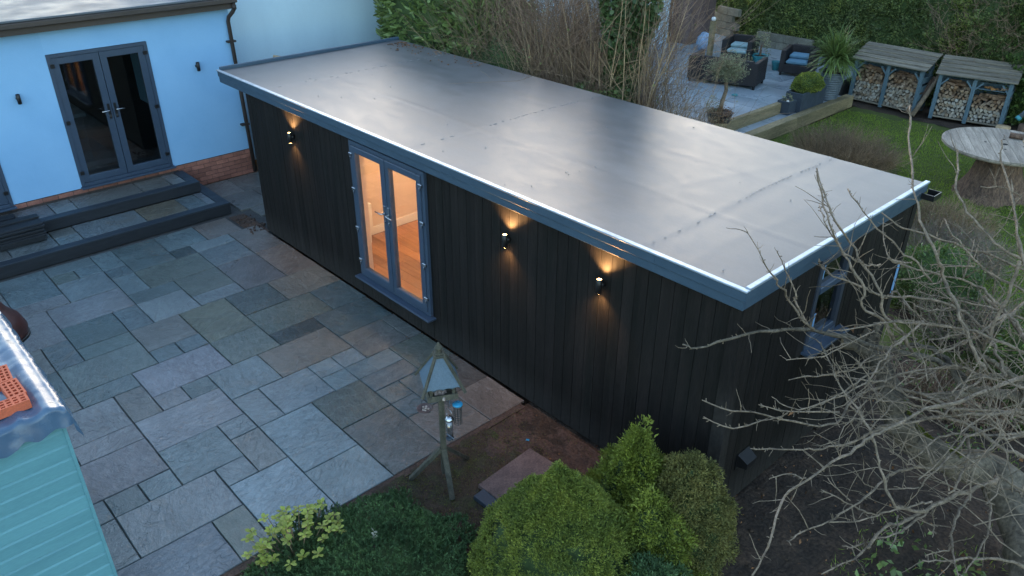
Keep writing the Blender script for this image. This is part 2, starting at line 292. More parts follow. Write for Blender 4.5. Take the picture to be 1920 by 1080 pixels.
 twig_tan=mat('tan twigs', (0.374, 0.264, 0.154), (0.204, 0.144, 0.084), 2.0, .8, island=.45),
 twig_grey=mat('grey twigs', (0.300, 0.245, 0.189), (0.180, 0.140, 0.104), 2.0, .8, island=.35),
 twig_orange=mat('russet twigs', (0.307, 0.205, 0.115), (0.178, 0.128, 0.084), 1.5, .8, island=.45),
 leaf_litter=mat('fallen leaves', (0.230, 0.105, 0.040), (0.115, 0.055, 0.025), 3.0, .8, island=.6),
)

# ---------------------------------------------------------------- object helpers
def tag(o, label=None, cat=None, group=None, kind=None):
    if label: o['label'] = label
    if cat: o['category'] = cat
    if group: o['group'] = group
    if kind: o['kind'] = kind
    return o
def empty(name, loc=(0, 0, 0), rz=0.0, label=None, cat=None, group=None, kind=None):
    o = bpy.data.objects.new(name, None); C.objects.link(o); o.location = loc; o.rotation_euler = (0, 0, rz); o.empty_display_size = .1
    return tag(o, label, cat, group, kind)
def npmesh(name, V, Fq, m, smooth=False):
    """V (n,3) array, Fq (k,3|4) array of faces."""
    me = bpy.data.meshes.new(name); V = np.asarray(V, dtype=np.float32); Fq = np.asarray(Fq, dtype=np.int32)
    k, w = Fq.shape
    me.vertices.add(len(V)); me.vertices.foreach_set('co', V.ravel())
    me.loops.add(k*w); me.loops.foreach_set('vertex_index', Fq.ravel())
    me.polygons.add(k); me.polygons.foreach_set('loop_start', np.arange(0, k*w, w, dtype=np.int32))
    me.update(calc_edges=True); me.materials.append(MT[m] if isinstance(m, str) else m)
    if smooth: me.polygons.foreach_set('use_smooth', np.ones(k, dtype=bool))
    return me
def link(name, me, parent=None, loc=None, rot=None, kind=None):
    o = bpy.data.objects.new(name, me); C.objects.link(o)
    if parent: o.parent = parent
    if loc is not None: o.location = loc
    if rot is not None: o.rotation_euler = rot
    if kind: o['kind'] = kind
    return o
class MB:
    def __init__(s): s.v = []; s.f = []; s.sm = []
    def box(s, x0, x1, y0, y1, z0, z1, bev=0.0):
        if bev:
            b = bev; n = len(s.v)
            for z, i in ((z0, b), (z0+b, 0), (z1-b, 0), (z1, b)):
                s.v += [(x0+i, y0+i, z), (x1-i, y0+i, z), (x1-i, y1-i, z), (x0+i, y1-i, z)]
            s.f += [(n+3, n+2, n+1, n)]
            for k in range(3):
                for j in range(4):
                    a = n+4*k+j; c = n+4*k+(j+1) % 4; s.f.append((a, c, c+4, a+4))
            s.f.append((n+12, n+13, n+14, n+15)); return s
        n = len(s.v)
        s.v += [(x0, y0, z0), (x1, y0, z0), (x1, y1, z0), (x0, y1, z0), (x0, y0, z1), (x1, y0, z1), (x1, y1, z1), (x0, y1, z1)]
        s.f += [(n+3, n+2, n+1, n), (n+4, n+5, n+6, n+7), (n, n+1, n+5, n+4), (n+1, n+2, n+6, n+5), (n+2, n+3, n+7, n+6), (n+3, n, n+4, n+7)]
        return s
    def obox(s, cx, cy, z0, z1, lx, ly, ang, bev=0.0):
        k = len(s.v); s.box(-lx/2, lx/2, -ly/2, ly/2, z0, z1, bev); ca, sa = math.cos(ang), math.sin(ang)
        for i in range(k, len(s.v)):
            x, y, z = s.v[i]; s.v[i] = (cx+ca*x-sa*y, cy+sa*x+ca*y, z)
        return s
    def bar(s, a, b, w, h=None, up=(0, 0, 1)):
        h = h or w; a = Vector(a); b = Vector(b); d = (b-a).normalized(); u = Vector(up)
        if abs(d.dot(u)) > .98: u = Vector((1, 0, 0))
        r = d.cross(u).normalized(); u = r.cross(d); n = len(s.v)
        for p in (a, b):
            for i, j in ((-1, -1), (1, -1), (1, 1), (-1, 1)): s.v.append(tuple(p+r*(i*w/2)+u*(j*h/2)))
        s.f += [(n+3, n+2, n+1, n), (n+4, n+5, n+6, n+7)]+[(n+j, n+(j+1) % 4, n+4+(j+1) % 4, n+4+j) for j in range(4)]
        return s
    def tube(s, pts, rad, n=6, cap=True):
        pts = [Vector(p) for p in pts]; k = len(pts)
        if not hasattr(rad, '__len__'): rad = [rad]*k
        base = len(s.v); u = None
        for i, p in enumerate(pts):
            d = (pts[min(i+1, k-1)]-pts[max(i-1, 0)]).normalized()
            if u is None:
                u = d.cross(Vector((0, 0, 1)))
                if u.length < .05: u = d.cross(Vector((1, 0, 0)))
            u = (u-d*u.dot(d)).normalized(); w = d.cross(u)
            for j in range(n):
                a = 2*math.pi*j/n; s.v.append(tuple(p+(u*math.cos(a)+w*math.sin(a))*rad[i]))
        for i in range(k-1):
            for j in range(n):
                a = base+i*n+j; b = base+i*n+(j+1) % n; s.f.append((a, b, b+n, a+n)); s.sm.append(len(s.f)-1)
        if cap: s.f.append(tuple(base+j for j in reversed(range(n)))); s.f.append(tuple(base+(k-1)*n+j for j in range(n)))
        return s
    def lathe(s, prof, c=(0, 0, 0), n=20):
        base = len(s.v); k = len(prof)
        for r, z in prof:
            for j in range(n):
                a = 2*math.pi*j/n; s.v.append((c[0]+r*math.cos(a), c[1]+r*math.sin(a), c[2]+z))
        for i in range(k-1):
            for j in range(n):
                a = base+i*n+j; b = base+i*n+(j+1) % n; s.f.append((a, b, b+n, a+n)); s.sm.append(len(s.f)-1)
        if prof[0][0] > 1e-4: s.f.append(tuple(base+j for j in reversed(range(n))))
        if prof[-1][0] > 1e-4: s.f.append(tuple(base+(k-1)*n+j for j in range(n)))
        return s
    def poly(s, pts):
        n = len(s.v); s.v += [tuple(p) for p in pts]; s.f.append(tuple(range(n, n+len(pts)))); return s
    def mesh(s, name, m):
        me = bpy.data.meshes.new(name); me.from_pydata(s.v, [], s.f); me.materials.append(MT[m] if isinstance(m, str) else m)
        for i in s.sm: me.polygons[i].use_smooth = True
        me.update(); return me
    def build(s, name, m, parent=None, loc=None, rot=None, kind=None):
        return link(name, s.mesh(name, m), parent, loc, rot, kind)
def B(name, m, parent, x0, x1, y0, y1, z0, z1, bev=0.0, kind=None):
    """One box part whose origin sits at its centre."""
    cx, cy, cz = (x0+x1)/2, (y0+y1)/2, (z0+z1)/2
    return MB().box(x0-cx, x1-cx, y0-cy, y1-cy, z0-cz, z1-cz, bev).build(name, m, parent, (cx, cy, cz), None, kind)
def copy_tree(o, parent=None):
    c = o.copy(); C.objects.link(c)
    if parent: c.parent = parent
    for ch in o.children: copy_tree(ch, c)
    return c
def n3(p):
    """cheap smooth 3-d value noise for numpy points (n,3) -> (-1..1)"""
    p = np.asarray(p, float); out = np.zeros(len(p))
    for k, (a, w) in enumerate(((1.0, .5), (2.1, .3), (4.3, .2))):
        q = p*a
        out += w*np.sin(q[:, 0]*1.7+1.3*k+np.sin(q[:, 1]*1.3+k))*np.cos(q[:, 1]*1.9-k+np.sin(q[:, 2]*1.5+2*k))*np.cos(q[:, 2]*1.6+.7*k+np.sin(q[:, 0]*1.1))
    return out*1.8
def leaves(P, D, size, asp=.5, droop=0.0, curl=.25, jit=.5, rs=NR, quad=True):
    """P centres, D outward dirs: each leaf a folded 2-quad blade (6 verts) or one quad."""
    n = len(P); D = D/np.maximum(np.linalg.norm(D, axis=1, keepdims=True), 1e-6)
    d = D+rs.normal(0, jit, (n, 3)); d[:, 2] -= droop; d /= np.linalg.norm(d, axis=1, keepdims=True)
    a = rs.normal(0, 1, (n, 3)); s = np.cross(d, a); s /= np.linalg.norm(s, axis=1, keepdims=True); u = np.cross(s, d)
    L = size*rs.uniform(.6, 1.3, (n, 1)); w = L*asp
    if quad:
        V = np.stack([P, P+d*L*.5+s*w*.5+u*L*curl*.3, P+d*L, P+d*L*.5-s*w*.5+u*L*curl*.3], 1).reshape(-1, 3)
        Fc = (np.arange(n)[:, None]*4+np.array([[0, 1, 2, 3]])).reshape(-1, 4)
        return V, Fc
    V = np.stack([P, P+d*L*.3+s*w*.45+u*L*.04, P+d*L*.68+s*w*.42+u*L*.02, P+d*L-u*L*curl, P+d*L*.68-s*w*.42+u*L*.02, P+d*L*.3-s*w*.45+u*L*.04, P+d*L*.35-u*L*.05, P+d*L*.7-u*L*(.05+curl*.4)], 1).reshape(-1, 3)
    Fi = np.array([[0, 1, 6, 6], [1, 2, 7, 6], [2, 3, 7, 7], [0, 6, 5, 5], [6, 7, 4, 5], [7, 3, 4, 4]])
    tri = np.array([[0, 1, 6], [1, 2, 7], [1, 7, 6], [2, 3, 7], [0, 6, 5], [6, 7, 4], [6, 4, 5], [7, 3, 4]])
    Fc = (np.arange(n)[:, None, None]*8+tri[None]).reshape(-1, 3)
    return V, Fc
def tubes(lines, n=3):
    """lines: list of (pts (k,3), radii (k,)) with the same k -> one numpy mesh of thin n-sided tubes"""
    P = np.array([l[0] for l in lines], float); Rr = np.array([l[1] for l in lines], float); m_, k, _ = P.shape
    T = np.gradient(P, axis=1); T /= np.maximum(np.linalg.norm(T, axis=2, keepdims=True), 1e-9)
    a = np.where(np.abs(T[..., 2:3]) < .9, np.array([0, 0, 1.0]), np.array([1.0, 0, 0])); U = np.cross(T, a); U /= np.linalg.norm(U, axis=2, keepdims=True); Wv = np.cross(T, U)
    ang = np.arange(n)*2*np.pi/n
    V = P[:, :, None]+(U[:, :, None]*np.cos(ang)[None, None, :, None]+Wv[:, :, None]*np.sin(ang)[None, None, :, None])*Rr[:, :, None, None]
    idx = np.arange(m_*k*n).reshape(m_, k, n); A = idx[:, :-1]; Bq = idx[:, 1:]
    Fq = np.stack([A, np.roll(A, -1, 2), np.roll(Bq, -1, 2), Bq], -1).reshape(-1, 4)
    return V.reshape(-1, 3), Fq
def join(parts):
    Vs, Fs, o = [], [], 0
    mixed = any(Fq.shape[1] == 3 for V, Fq in parts)
    for V, Fq in parts:
        if mixed and Fq.shape[1] == 4: Fq = np.concatenate([Fq[:, [0, 1, 2]], Fq[:, [0, 2, 3]]])
        Vs.append(V); Fs.append(Fq+o); o += len(V)
    return np.concatenate(Vs), np.concatenate(Fs)
def twigs(bases, dirs, length, n_sub=3, rad=.004, wob=.15, k=5, sub_len=.45, rs=NR, up=.2):
    """stems with side twigs; returns tube line list"""
    out = []
    for b_, d_ in zip(bases, dirs):
        L = length*rs.uniform(.6, 1.15); d = np.array(d_, float); d /= np.linalg.norm(d)
        pts = [np.array(b_, float)]
        for i in range(k-1):
            d = d+rs.normal(0, wob, 3)+np.array([0, 0, up*.3]); d /= np.linalg.norm(d); pts.append(pts[-1]+d*L/(k-1))
        out.append((np.array(pts), np.linspace(rad, rad*.35, k)))
        for j in range(n_sub):
            i = rs.randint(1, k-1); f = rs.uniform(); p = pts[i]*(1-f)+pts[i+1]*f
            e = (pts[i+1]-pts[i]); e /= np.linalg.norm(e); e = e+rs.normal(0, .6, 3)+np.array([0, 0, up]); e /= np.linalg.norm(e)
            q = [p]; l2 = L*sub_len*rs.uniform(.5, 1.1)
            for _ in range(k-1): e = e+rs.normal(0, wob, 3); e /= np.linalg.norm(e); q.append(q[-1]+e*l2/(k-1))
            out.append((np.array(q), np.linspace(rad*.6, rad*.25, k)))
    return out
def stuff(name, parts, m, parent, smooth=False):
    V, Fq = join(parts) if isinstance(parts, list) else parts
    me = npmesh(name, V, Fq, m, smooth)
    return link(name, me, parent, kind='stuff')
def bumpy(name, c, r, m, parent, seed=0, amp=.1, nu=28, nv=18, cone=0.0):
    """uneven closed blob used as the dense inside of a crown"""
    V = []; Fq = []
    for i in range(nv+1):
        th = math.pi*i/nv
        for j in range(nu):
            ph = 2*math.pi*j/nu; V.append((math.sin(th)*math.cos(ph), math.sin(th)*math.sin(ph), math.cos(th)))
    V = np.array(V); k = 1+amp*n3(V*2.2+seed)
    V = V*k[:, None]
    if cone: s = np.clip(1-cone*np.clip(V[:, 2], 0, 1)**1.2, 0.05, 1); V[:, 0] *= s; V[:, 1] *= s
    V = V*np.array(r)+np.array(c)
    for i in range(nv):
        for j in range(nu): a = i*nu+j; b = i*nu+(j+1) % nu; Fq.append((a, a+nu, b+nu, b))
    return link(name, npmesh(name, V, np.array(Fq), m, True), parent)
# joints of the apple tree's branches: x, y, z, radius (tip to root)
BRANCHES = [
 [(0.34,1.61,1.45,0.0694),(0.48,1.66,1.37,0.0828),(0.6,1.64,1.29,0.0922),(0.72,1.56,1.21,0.1001),(0.82,1.44,1.13,0.107),(0.89,1.4,1.05,0.1142),(1.0,1.35,0.97,0.1206),(1.06,1.41,0.89,0.1285),(1.21,1.44,0.81,0.1347),(1.34,1.57,0.73,0.1421),(1.46,1.69,0.65,0.1496),(1.56,1.9,0.57,0.1583),(1.74,1.96,0.49,0.1639),(1.92,1.77,0.41,0.1659),(2.17,1.41,0.33,0.1635),(2.34,1.13,0.25,0.1632)],
 [(-0.25,-0.38,2.05,0.0063),(-0.19,-0.25,1.99,0.0105),(-0.01,-0.08,2.08,0.0134),(0.15,0.31,2.07,0.0164),(0.19,0.94,1.82,0.0204),(0.41,1.15,1.76,0.0231),(0.57,1.27,1.7,0.0256),(0.74,1.45,1.64,0.0282),(0.87,1.63,1.58,0.0308),(0.97,1.75,1.52,0.0333),(1.11,1.78,1.47,0.0354),(1.24,1.73,1.41,0.0372),(1.32,1.82,1.35,0.0395)],
 [(0.71,1.63,1.6,0.0119),(0.74,1.79,1.56,0.02),(0.87,1.9,1.52,0.026),(1.01,1.92,1.48,0.031),(1.14,1.87,1.44,0.0355),(1.24,1.79,1.4,0.0396)],
 [(1.01,1.81,1.1,0.0292),(1.12,2.05,1.07,0.0384),(1.26,2.34,1.04,0.0455),(1.4,2.52,1.01,0.0518),(1.58,2.61,0.98,0.057),(1.83,2.38,0.95,0.0598)],
 [(1.23,1.77,1.45,0.0139),(1.3,2.11,1.36,0.0209),(1.37,2.39,1.27,0.0264),(1.45,2.57,1.18,0.0313),(1.55,2.59,1.09,0.0355),(1.71,2.6,1.0,0.0393)],
 [(1.2,2.02,1.6,0.0235),(1.29,2.15,1.5,0.0277),(1.36,2.29,1.4,0.0309),(1.5,2.38,1.3,0.0336),(1.59,2.8,1.2,0.0374)],
 [(0.96,2.69,1.8,0.02),(1.09,2.77,1.7,0.0243),(1.19,2.87,1.6,0.0275),(1.61,2.44,1.5,0.0284)],
 [(-0.15,0.14,2.9,0.0041),(0.11,-0.06,2.85,0.0058),(0.13,0.11,2.64,0.0074),(0.15,0.24,2.49,0.0089),(0.15,0.45,2.29,0.0105),(0.23,0.54,2.13,0.0119),(0.3,0.67,1.98,0.0133)],
 [(0.1,0.18,2.8,0.004),(0.16,0.33,2.56,0.0059),(0.27,0.32,2.41,0.0071),(0.14,0.55,2.27,0.0087),(0.24,0.58,2.12,0.0098),(0.28,0.69,1.98,0.0111)],
 [(0.17,-0.69,1.9,0.0049),(0.35,-0.57,1.84,0.007),(0.5,-0.37,1.78,0.0085),(0.76,-0.14,1.72,0.0099),(0.87,0.11,1.66,0.0114),(0.79,0.46,1.6,0.0132),(0.78,0.8,1.54,0.015),(0.83,1.11,1.48,0.0167),(1.07,1.32,1.42,0.018),(1.43,1.45,1.36,0.0189),(1.71,1.88,1.3,0.0203)],
 [(0.3,-0.86,1.9,0.0048),(0.5,-0.77,1.87,0.0059),(0.6,-0.43,1.83,0.007),(0.63,-0.32,1.8,0.0079)],
 [(0.61,-0.67,1.7,0.0048),(0.68,-0.52,1.65,0.0068),(0.82,-0.3,1.6,0.0084),(0.88,-0.11,1.55,0.0099),(0.99,0.19,1.5,0.0115),(1.0,0.47,1.45,0.0131),(1.12,0.84,1.4,0.0147),(1.3,1.23,1.35,0.0163),(1.48,1.36,1.3,0.0175),(1.7,1.34,1.25,0.0183),(1.89,1.4,1.2,0.0193)],
 [(1.24,-1.65,1.7,0.0063),(1.18,-1.39,1.7,0.0079),(1.04,-1.0,1.7,0.0094),(1.03,-0.77,1.7,0.0107),(1.08,-0.4,1.7,0.012),(1.12,-0.11,1.7,0.0132),(1.13,0.08,1.7,0.0143),(1.17,0.25,1.7,0.0154),(1.26,0.68,1.7,0.0168),(1.46,1.2,1.7,0.0181),(1.63,1.76,1.7,0.0197)],
 [(0.87,-0.86,1.72,0.0036),(0.94,-0.72,1.71,0.0058),(1.03,-0.67,1.7,0.0073)],
 [(1.2,-0.49,1.3,0.0057),(1.29,-0.37,1.28,0.0067),(1.39,-0.14,1.26,0.0076),(1.46,0.05,1.24,0.0085),(1.53,0.24,1.22,0.0093),(1.59,0.37,1.2,0.01)],
 [(1.17,-1.07,1.5,0.0052),(1.18,-0.88,1.46,0.0065),(1.24,-0.62,1.42,0.0075),(1.25,-0.39,1.38,0.0086),(1.28,-0.11,1.34,0.0096),(1.27,0.22,1.3,0.0107),(1.3,0.43,1.26,0.0117),(1.38,0.66,1.22,0.0126),(1.49,0.83,1.18,0.0134),(1.59,1.03,1.14,0.0143),(1.62,1.16,1.1,0.0152)],
 [(1.36,-0.86,1.2,0.0054),(1.44,-0.57,1.18,0.0082),(1.45,-0.33,1.15,0.0105),(1.45,-0.35,1.13,0.0124),(1.44,-0.06,1.11,0.0146),(1.5,0.16,1.09,0.0166),(1.55,0.37,1.06,0.0186),(1.6,0.58,1.04,0.0206),(1.64,0.77,1.02,0.0226),(1.7,0.96,1.0,0.0245),(1.75,1.19,0.97,0.0266),(1.79,1.34,0.95,0.0285)],
 [(1.32,-0.49,1.15,0.0057),(1.38,-0.41,1.13,0.0073),(1.45,-0.19,1.11,0.0086),(1.52,0.03,1.09,0.0098),(1.56,0.27,1.07,0.011),(1.58,0.39,1.05,0.0122)],
 [(0.44,0.52,2.0,0.0064),(0.63,0.37,1.92,0.0077),(0.78,0.28,1.84,0.0086),(0.93,0.25,1.76,0.0094),(1.08,0.19,1.68,0.0101),(1.15,0.17,1.6,0.0109),(1.23,0.1,1.52,0.0115),(1.3,0.06,1.45,0.0122),(1.35,0.06,1.37,0.0129),(1.43,0.03,1.29,0.0136),(1.48,0.12,1.21,0.0144),(1.54,0.27,1.13,0.0153),(1.57,0.43,1.05,0.0163)],
 [(1.04,-0.35,1.4,0.0039),(1.14,-0.28,1.35,0.0052),(1.21,-0.23,1.3,0.0061),(1.3,-0.16,1.25,0.007),(1.37,-0.07,1.2,0.0078)],
 [(1.07,-0.33,1.5,0.0038),(1.13,-0.29,1.42,0.005),(1.22,-0.23,1.35,0.0058)],
 [(1.76,-0.14,1.1,0.0056),(1.85,-0.0,1.07,0.0084),(1.96,0.2,1.03,0.0105),(2.05,0.33,1.0,0.0124),(2.18,0.46,0.97,0.0141),(2.24,0.55,0.93,0.0159),(2.36,0.64,0.9,0.0174)],
 [(1.97,-0.1,1.1,0.0073),(1.9,0.06,1.08,0.0089),(1.81,0.26,1.05,0.0102),(1.76,0.45,1.02,0.0115),(1.73,0.68,1.0,0.0127),(1.71,0.91,0.97,0.014),(1.71,1.02,0.95,0.015)],
 [(2.0,-0.04,1.1,0.0055),(1.99,0.2,1.07,0.0067),(1.98,0.5,1.04,0.0078),(1.92,0.77,1.01,0.0088),(1.82,1.0,0.98,0.0099),(1.75,1.17,0.95,0.0108)],
 [(1.75,-0.07,1.1,0.0038),(1.82,0.05,1.1,0.006),(1.84,0.14,1.1,0.0076)],
 [(1.55,-0.2,1.1,0.0038),(1.54,-0.1,1.1,0.0047),(1.49,0.05,1.1,0.0054),(1.45,0.16,1.1,0.006)],
 [(1.71,0.13,1.1,0.0039),(1.68,0.26,1.07,0.0048),(1.61,0.44,1.03,0.0055),(1.55,0.59,1.0,0.0063)],
 [(1.19,0.45,1.5,0.0041),(1.22,0.43,1.4,0.0062)],
 [(1.19,0.44,1.4,0.0041),(1.27,0.47,1.35,0.0054),(1.35,0.53,1.3,0.0064),(1.39,0.64,1.25,0.0073)],
 [(1.34,0.45,1.4,0.0061),(1.36,0.69,1.37,0.0087),(1.36,0.97,1.33,0.0109),(1.45,1.18,1.3,0.0128),(1.56,1.34,1.27,0.0145),(1.67,1.53,1.23,0.0162),(1.78,1.76,1.2,0.0179)],
 [(1.51,0.21,1.35,0.0039),(1.5,0.36,1.34,0.0062),(1.5,0.6,1.33,0.008),(1.51,0.91,1.32,0.0098),(1.53,1.25,1.31,0.0116),(1.61,1.5,1.3,0.0132)],
 [(1.37,0.13,1.35,0.0039),(1.43,0.17,1.35,0.0051),(1.5,0.26,1.35,0.0059)],
 [(1.64,0.54,1.2,0.0101),(1.63,0.77,1.2,0.0117),(1.61,0.98,1.2,0.013),(1.57,1.15,1.2,0.0142),(1.47,1.38,1.2,0.0156)],
 [(1.49,0.82,1.2,0.0042),(1.55,0.76,1.15,0.0066),(1.61,0.71,1.1,0.0083)],
 [(1.65,0.95,1.3,0.0083),(1.68,1.18,1.27,0.0112),(1.69,1.46,1.23,0.0135),(1.79,1.72,1.2,0.0156)],
 [(1.79,1.18,1.1,0.0085),(1.86,1.24,1.05,0.0122),(1.99,1.27,1.0,0.0149)],
 [(2.02,1.08,1.1,0.0083),(1.97,1.14,1.07,0.0101),(1.86,1.14,1.03,0.0116),(1.77,1.12,1.0,0.0129)],
 [(0.51,-0.19,2.2,0.0039),(0.61,-0.0,2.18,0.0046),(0.66,0.23,2.15,0.0052),(0.71,0.73,2.12,0.0059),(0.71,0.85,2.1,0.0064)],
 [(0.52,0.39,2.2,0.0041),(0.59,0.72,2.12,0.0072),(0.73,1.22,2.04,0.0098),(0.86,1.49,1.96,0.012),(1.18,1.84,1.88,0.014),(1.54,1.96,1.8,0.0156)],
 [(0.47,0.01,1.9,0.0041),(0.55,0.31,1.84,0.006),(0.67,0.53,1.79,0.0074),(0.85,0.74,1.73,0.0086),(0.94,1.11,1.67,0.0101),(1.08,1.5,1.61,0.0115),(1.21,1.77,1.56,0.0128),(1.65,1.9,1.5,0.0135)],
 [(0.56,-0.41,2.0,0.0039),(0.67,-0.43,2.0,0.0049),(0.77,-0.39,2.0,0.0056),(0.85,-0.19,2.0,0.0064),(0.92,0.12,2.0,0.0073),(0.94,0.33,2.0,0.0081),(0.89,0.7,2.0,0.0091),(0.86,0.89,2.0,0.01),(0.87,1.44,2.0,0.0112)],
 [(0.52,-0.5,1.95,0.0039),(0.66,-0.3,1.87,0.0061),(0.89,0.05,1.8,0.0079)],
 [(0.54,1.3,1.9,0.0069),(0.61,1.57,1.84,0.009),(0.69,1.78,1.79,0.0106),(0.77,1.94,1.73,0.0121),(0.9,2.18,1.67,0.0135),(1.0,2.26,1.61,0.0148),(1.13,2.14,1.56,0.0157),(1.26,2.02,1.5,0.0165)],
 [(0.41,1.32,2.2,0.0068),(0.5,1.41,2.11,0.0095),(0.63,1.73,2.03,0.0117),(0.78,2.02,1.94,0.0137),(0.9,2.2,1.85,0.0155),(1.02,2.29,1.76,0.0172),(1.2,2.26,1.67,0.0185),(1.32,2.15,1.59,0.0197),(1.47,2.0,1.5,0.0207)],
 [(0.33,1.8,2.3,0.0071),(0.38,1.84,2.24,0.0092),(0.55,1.99,2.19,0.0107),(0.72,2.14,2.13,0.0121),(0.86,2.32,2.08,0.0135),(0.96,2.41,2.02,0.0148),(1.1,2.38,1.97,0.0158),(1.21,2.36,1.91,0.0168),(1.35,2.3,1.86,0.0176),(1.43,2.3,1.8,0.0186)],
 [(-0.53,3.81,3.1,0.0085),(-0.37,3.51,2.98,0.0109),(0.02,2.71,2.85,0.0118),(0.29,2.23,2.72,0.0128),(0.43,2.09,2.6,0.014),(0.65,1.88,2.48,0.0149),(0.75,1.87,2.35,0.0161),(0.79,1.94,2.22,0.0175),(0.94,1.83,2.1,0.0184),(1.07,1.75,1.98,0.0194),(1.19,1.72,1.85,0.0204),(1.3,1.7,1.72,0.0214),(1.4,1.73,1.6,0.0225)],
 [(-0.36,1.54,3.0,0.0071),(-0.16,1.34,2.86,0.0089),(0.12,0.94,2.81,0.0097),(0.18,1.1,2.57,0.0113),(0.31,1.12,2.42,0.0125),(0.46,1.12,2.28,0.0136),(0.48,1.09,2.13,0.0147),(0.61,1.25,1.99,0.016),(0.69,1.33,1.84,0.0172),(0.75,1.45,1.7,0.0185)],
 [(-0.32,1.5,3.0,0.007),(-0.1,1.29,2.85,0.0088),(0.13,1.04,2.8,0.0098),(0.17,1.3,2.55,0.0115),(0.37,1.25,2.4,0.0126),(0.56,1.2,2.25,0.0136),(0.62,1.19,2.1,0.0147),(0.73,1.29,1.95,0.0159),(0.8,1.39,1.8,0.0172),(0.85,1.52,1.65,0.0185)],
 [(-0.14,1.26,2.8,0.0046),(0.1,0.9,2.83,0.0053),(0.14,1.03,2.67,0.0062),(0.3,0.96,2.6,0.0068),(0.38,1.03,2.53,0.0075),(0.43,1.15,2.47,0.0082),(0.44,1.38,2.4,0.009)],
 [(-0.15,1.78,2.8,0.0072),(0.12,1.57,2.73,0.0082),(0.33,1.62,2.56,0.0091),(0.51,1.67,2.44,0.0099),(0.65,1.73,2.32,0.0107),(0.73,1.82,2.2,0.0116)],
 [(0.3,2.96,3.0,0.01),(0.49,2.55,2.87,0.0119),(0.63,2.37,2.73,0.0133),(0.85,2.3,2.6,0.0146),(1.07,2.31,2.47,0.0158),(1.22,2.48,2.33,0.0173),(1.35,2.67,2.2,0.0188)],
 [(0.13,1.98,2.6,0.0072),(0.27,1.99,2.53,0.0087),(0.44,2.15,2.46,0.0098),(0.61,2.29,2.39,0.0109),(0.81,2.48,2.31,0.0118),(1.01,2.62,2.24,0.0127),(1.19,2.73,2.17,0.0136),(1.34,2.82,2.1,0.0144)],
 [(0.57,2.24,2.6,0.0071),(0.76,2.17,2.48,0.0089),(0.91,2.17,2.36,0.0103),(1.06,2.24,2.24,0.0116),(1.29,2.44,2.12,0.0128),(1.42,2.64,2.0,0.0142)],
 [(0.16,0.77,2.55,0.0065),(0.12,1.08,2.32,0.0084),(0.25,1.21,2.23,0.0097),(0.37,1.36,2.15,0.0109),(0.51,1.49,2.07,0.012),(0.48,1.83,1.98,0.0134),(0.66,1.75,1.9,0.0142)],
 [(0.14,2.0,2.55,0.0048),(0.36,1.63,2.43,0.0066),(0.46,1.6,2.37,0.0079),(0.55,1.81,2.3,0.0093)],
 [(0.47,3.61,3.0,0.0078),(0.55,3.5,2.84,0.0099),(0.83,3.05,2.68,0.0109),(1.07,2.61,2.52,0.0117),(1.23,2.41,2.36,0.0127),(1.36,2.2,2.2,0.0135)],
 [(0.77,3.12,2.8,0.0074),(0.88,2.99,2.63,0.0094),(1.12,2.54,2.47,0.0104),(1.2,2.55,2.3,0.0117)],
 [(0.57,3.02,2.7,0.005),(0.66,3.44,2.6,0.0067),(0.79,3.65,2.5,0.0079)],
 [(0.79,2.5,2.4,0.0048),(0.84,2.32,2.3,0.0061),(0.9,2.09,2.2,0.007)],
 [(0.66,1.91,2.3,0.0047),(0.86,2.14,2.28,0.006),(0.9,2.28,2.25,0.0071)],
 [(1.04,2.58,2.2,0.0048),(1.04,2.56,2.05,0.0076),(1.04,2.6,1.9,0.0098)],
 [(1.25,2.14,2.5,0.0155),(1.27,2.08,2.3,0.0156),(1.29,1.95,2.1,0.0156),(1.27,1.9,1.9,0.0158),(1.25,1.92,1.7,0.0161)],
 [(0.52,1.84,1.9,0.0048),(0.59,1.93,1.88,0.0064),(0.73,1.96,1.85,0.0076),(0.81,2.1,1.83,0.0087),(0.83,2.27,1.8,0.0098)],
 [(0.92,1.56,1.8,0.0069),(0.99,1.67,1.8,0.01),(1.1,1.88,1.8,0.0125),(1.18,2.05,1.8,0.0147),(1.23,2.46,1.8,0.0172),(1.26,2.84,1.8,0.0197)],
 [(1.04,1.6,1.7,0.0091),(1.12,1.82,1.75,0.0122),(1.18,1.95,1.8,0.0145),(1.21,2.07,1.85,0.0166),(1.25,2.29,1.9,0.0188)],
 [(0.61,1.93,2.1,0.0048),(0.69,2.09,2.05,0.0076),(0.67,2.39,2.0,0.0099)],
 [(0.51,1.63,2.2,0.0046),(0.57,1.8,2.17,0.0057),(0.64,2.13,2.13,0.0065),(0.65,2.28,2.1,0.0073)],
 [(0.57,1.94,2.0,0.0048),(0.73,2.1,1.94,0.0068),(0.81,2.27,1.88,0.0084),(0.95,2.44,1.82,0.0098),(1.12,2.6,1.76,0.0111),(1.33,2.72,1.7,0.0122)],
 [(0.93,2.37,2.2,0.0048),(0.8,2.53,2.0,0.0074)],
 [(0.71,1.92,2.3,0.0046),(0.94,2.16,2.3,0.007)],
 [(0.83,2.35,2.3,0.0048),(0.79,2.52,2.0,0.0074)],
 [(0.61,0.26,1.9,0.0041),(0.66,0.44,1.86,0.006),(0.71,0.63,1.82,0.0074),(0.7,0.95,1.78,0.0088),(0.72,1.15,1.74,0.0102),(0.74,1.29,1.7,0.0114)],
 [(0.5,0.45,1.95,0.0043),(0.49,0.77,1.88,0.0069),(0.51,1.03,1.8,0.0091)],
 [(0.75,0.04,1.8,0.006),(0.77,0.35,1.78,0.0076),(0.78,0.67,1.75,0.0089),(0.8,0.97,1.72,0.0101),(0.75,1.27,1.7,0.0114)],
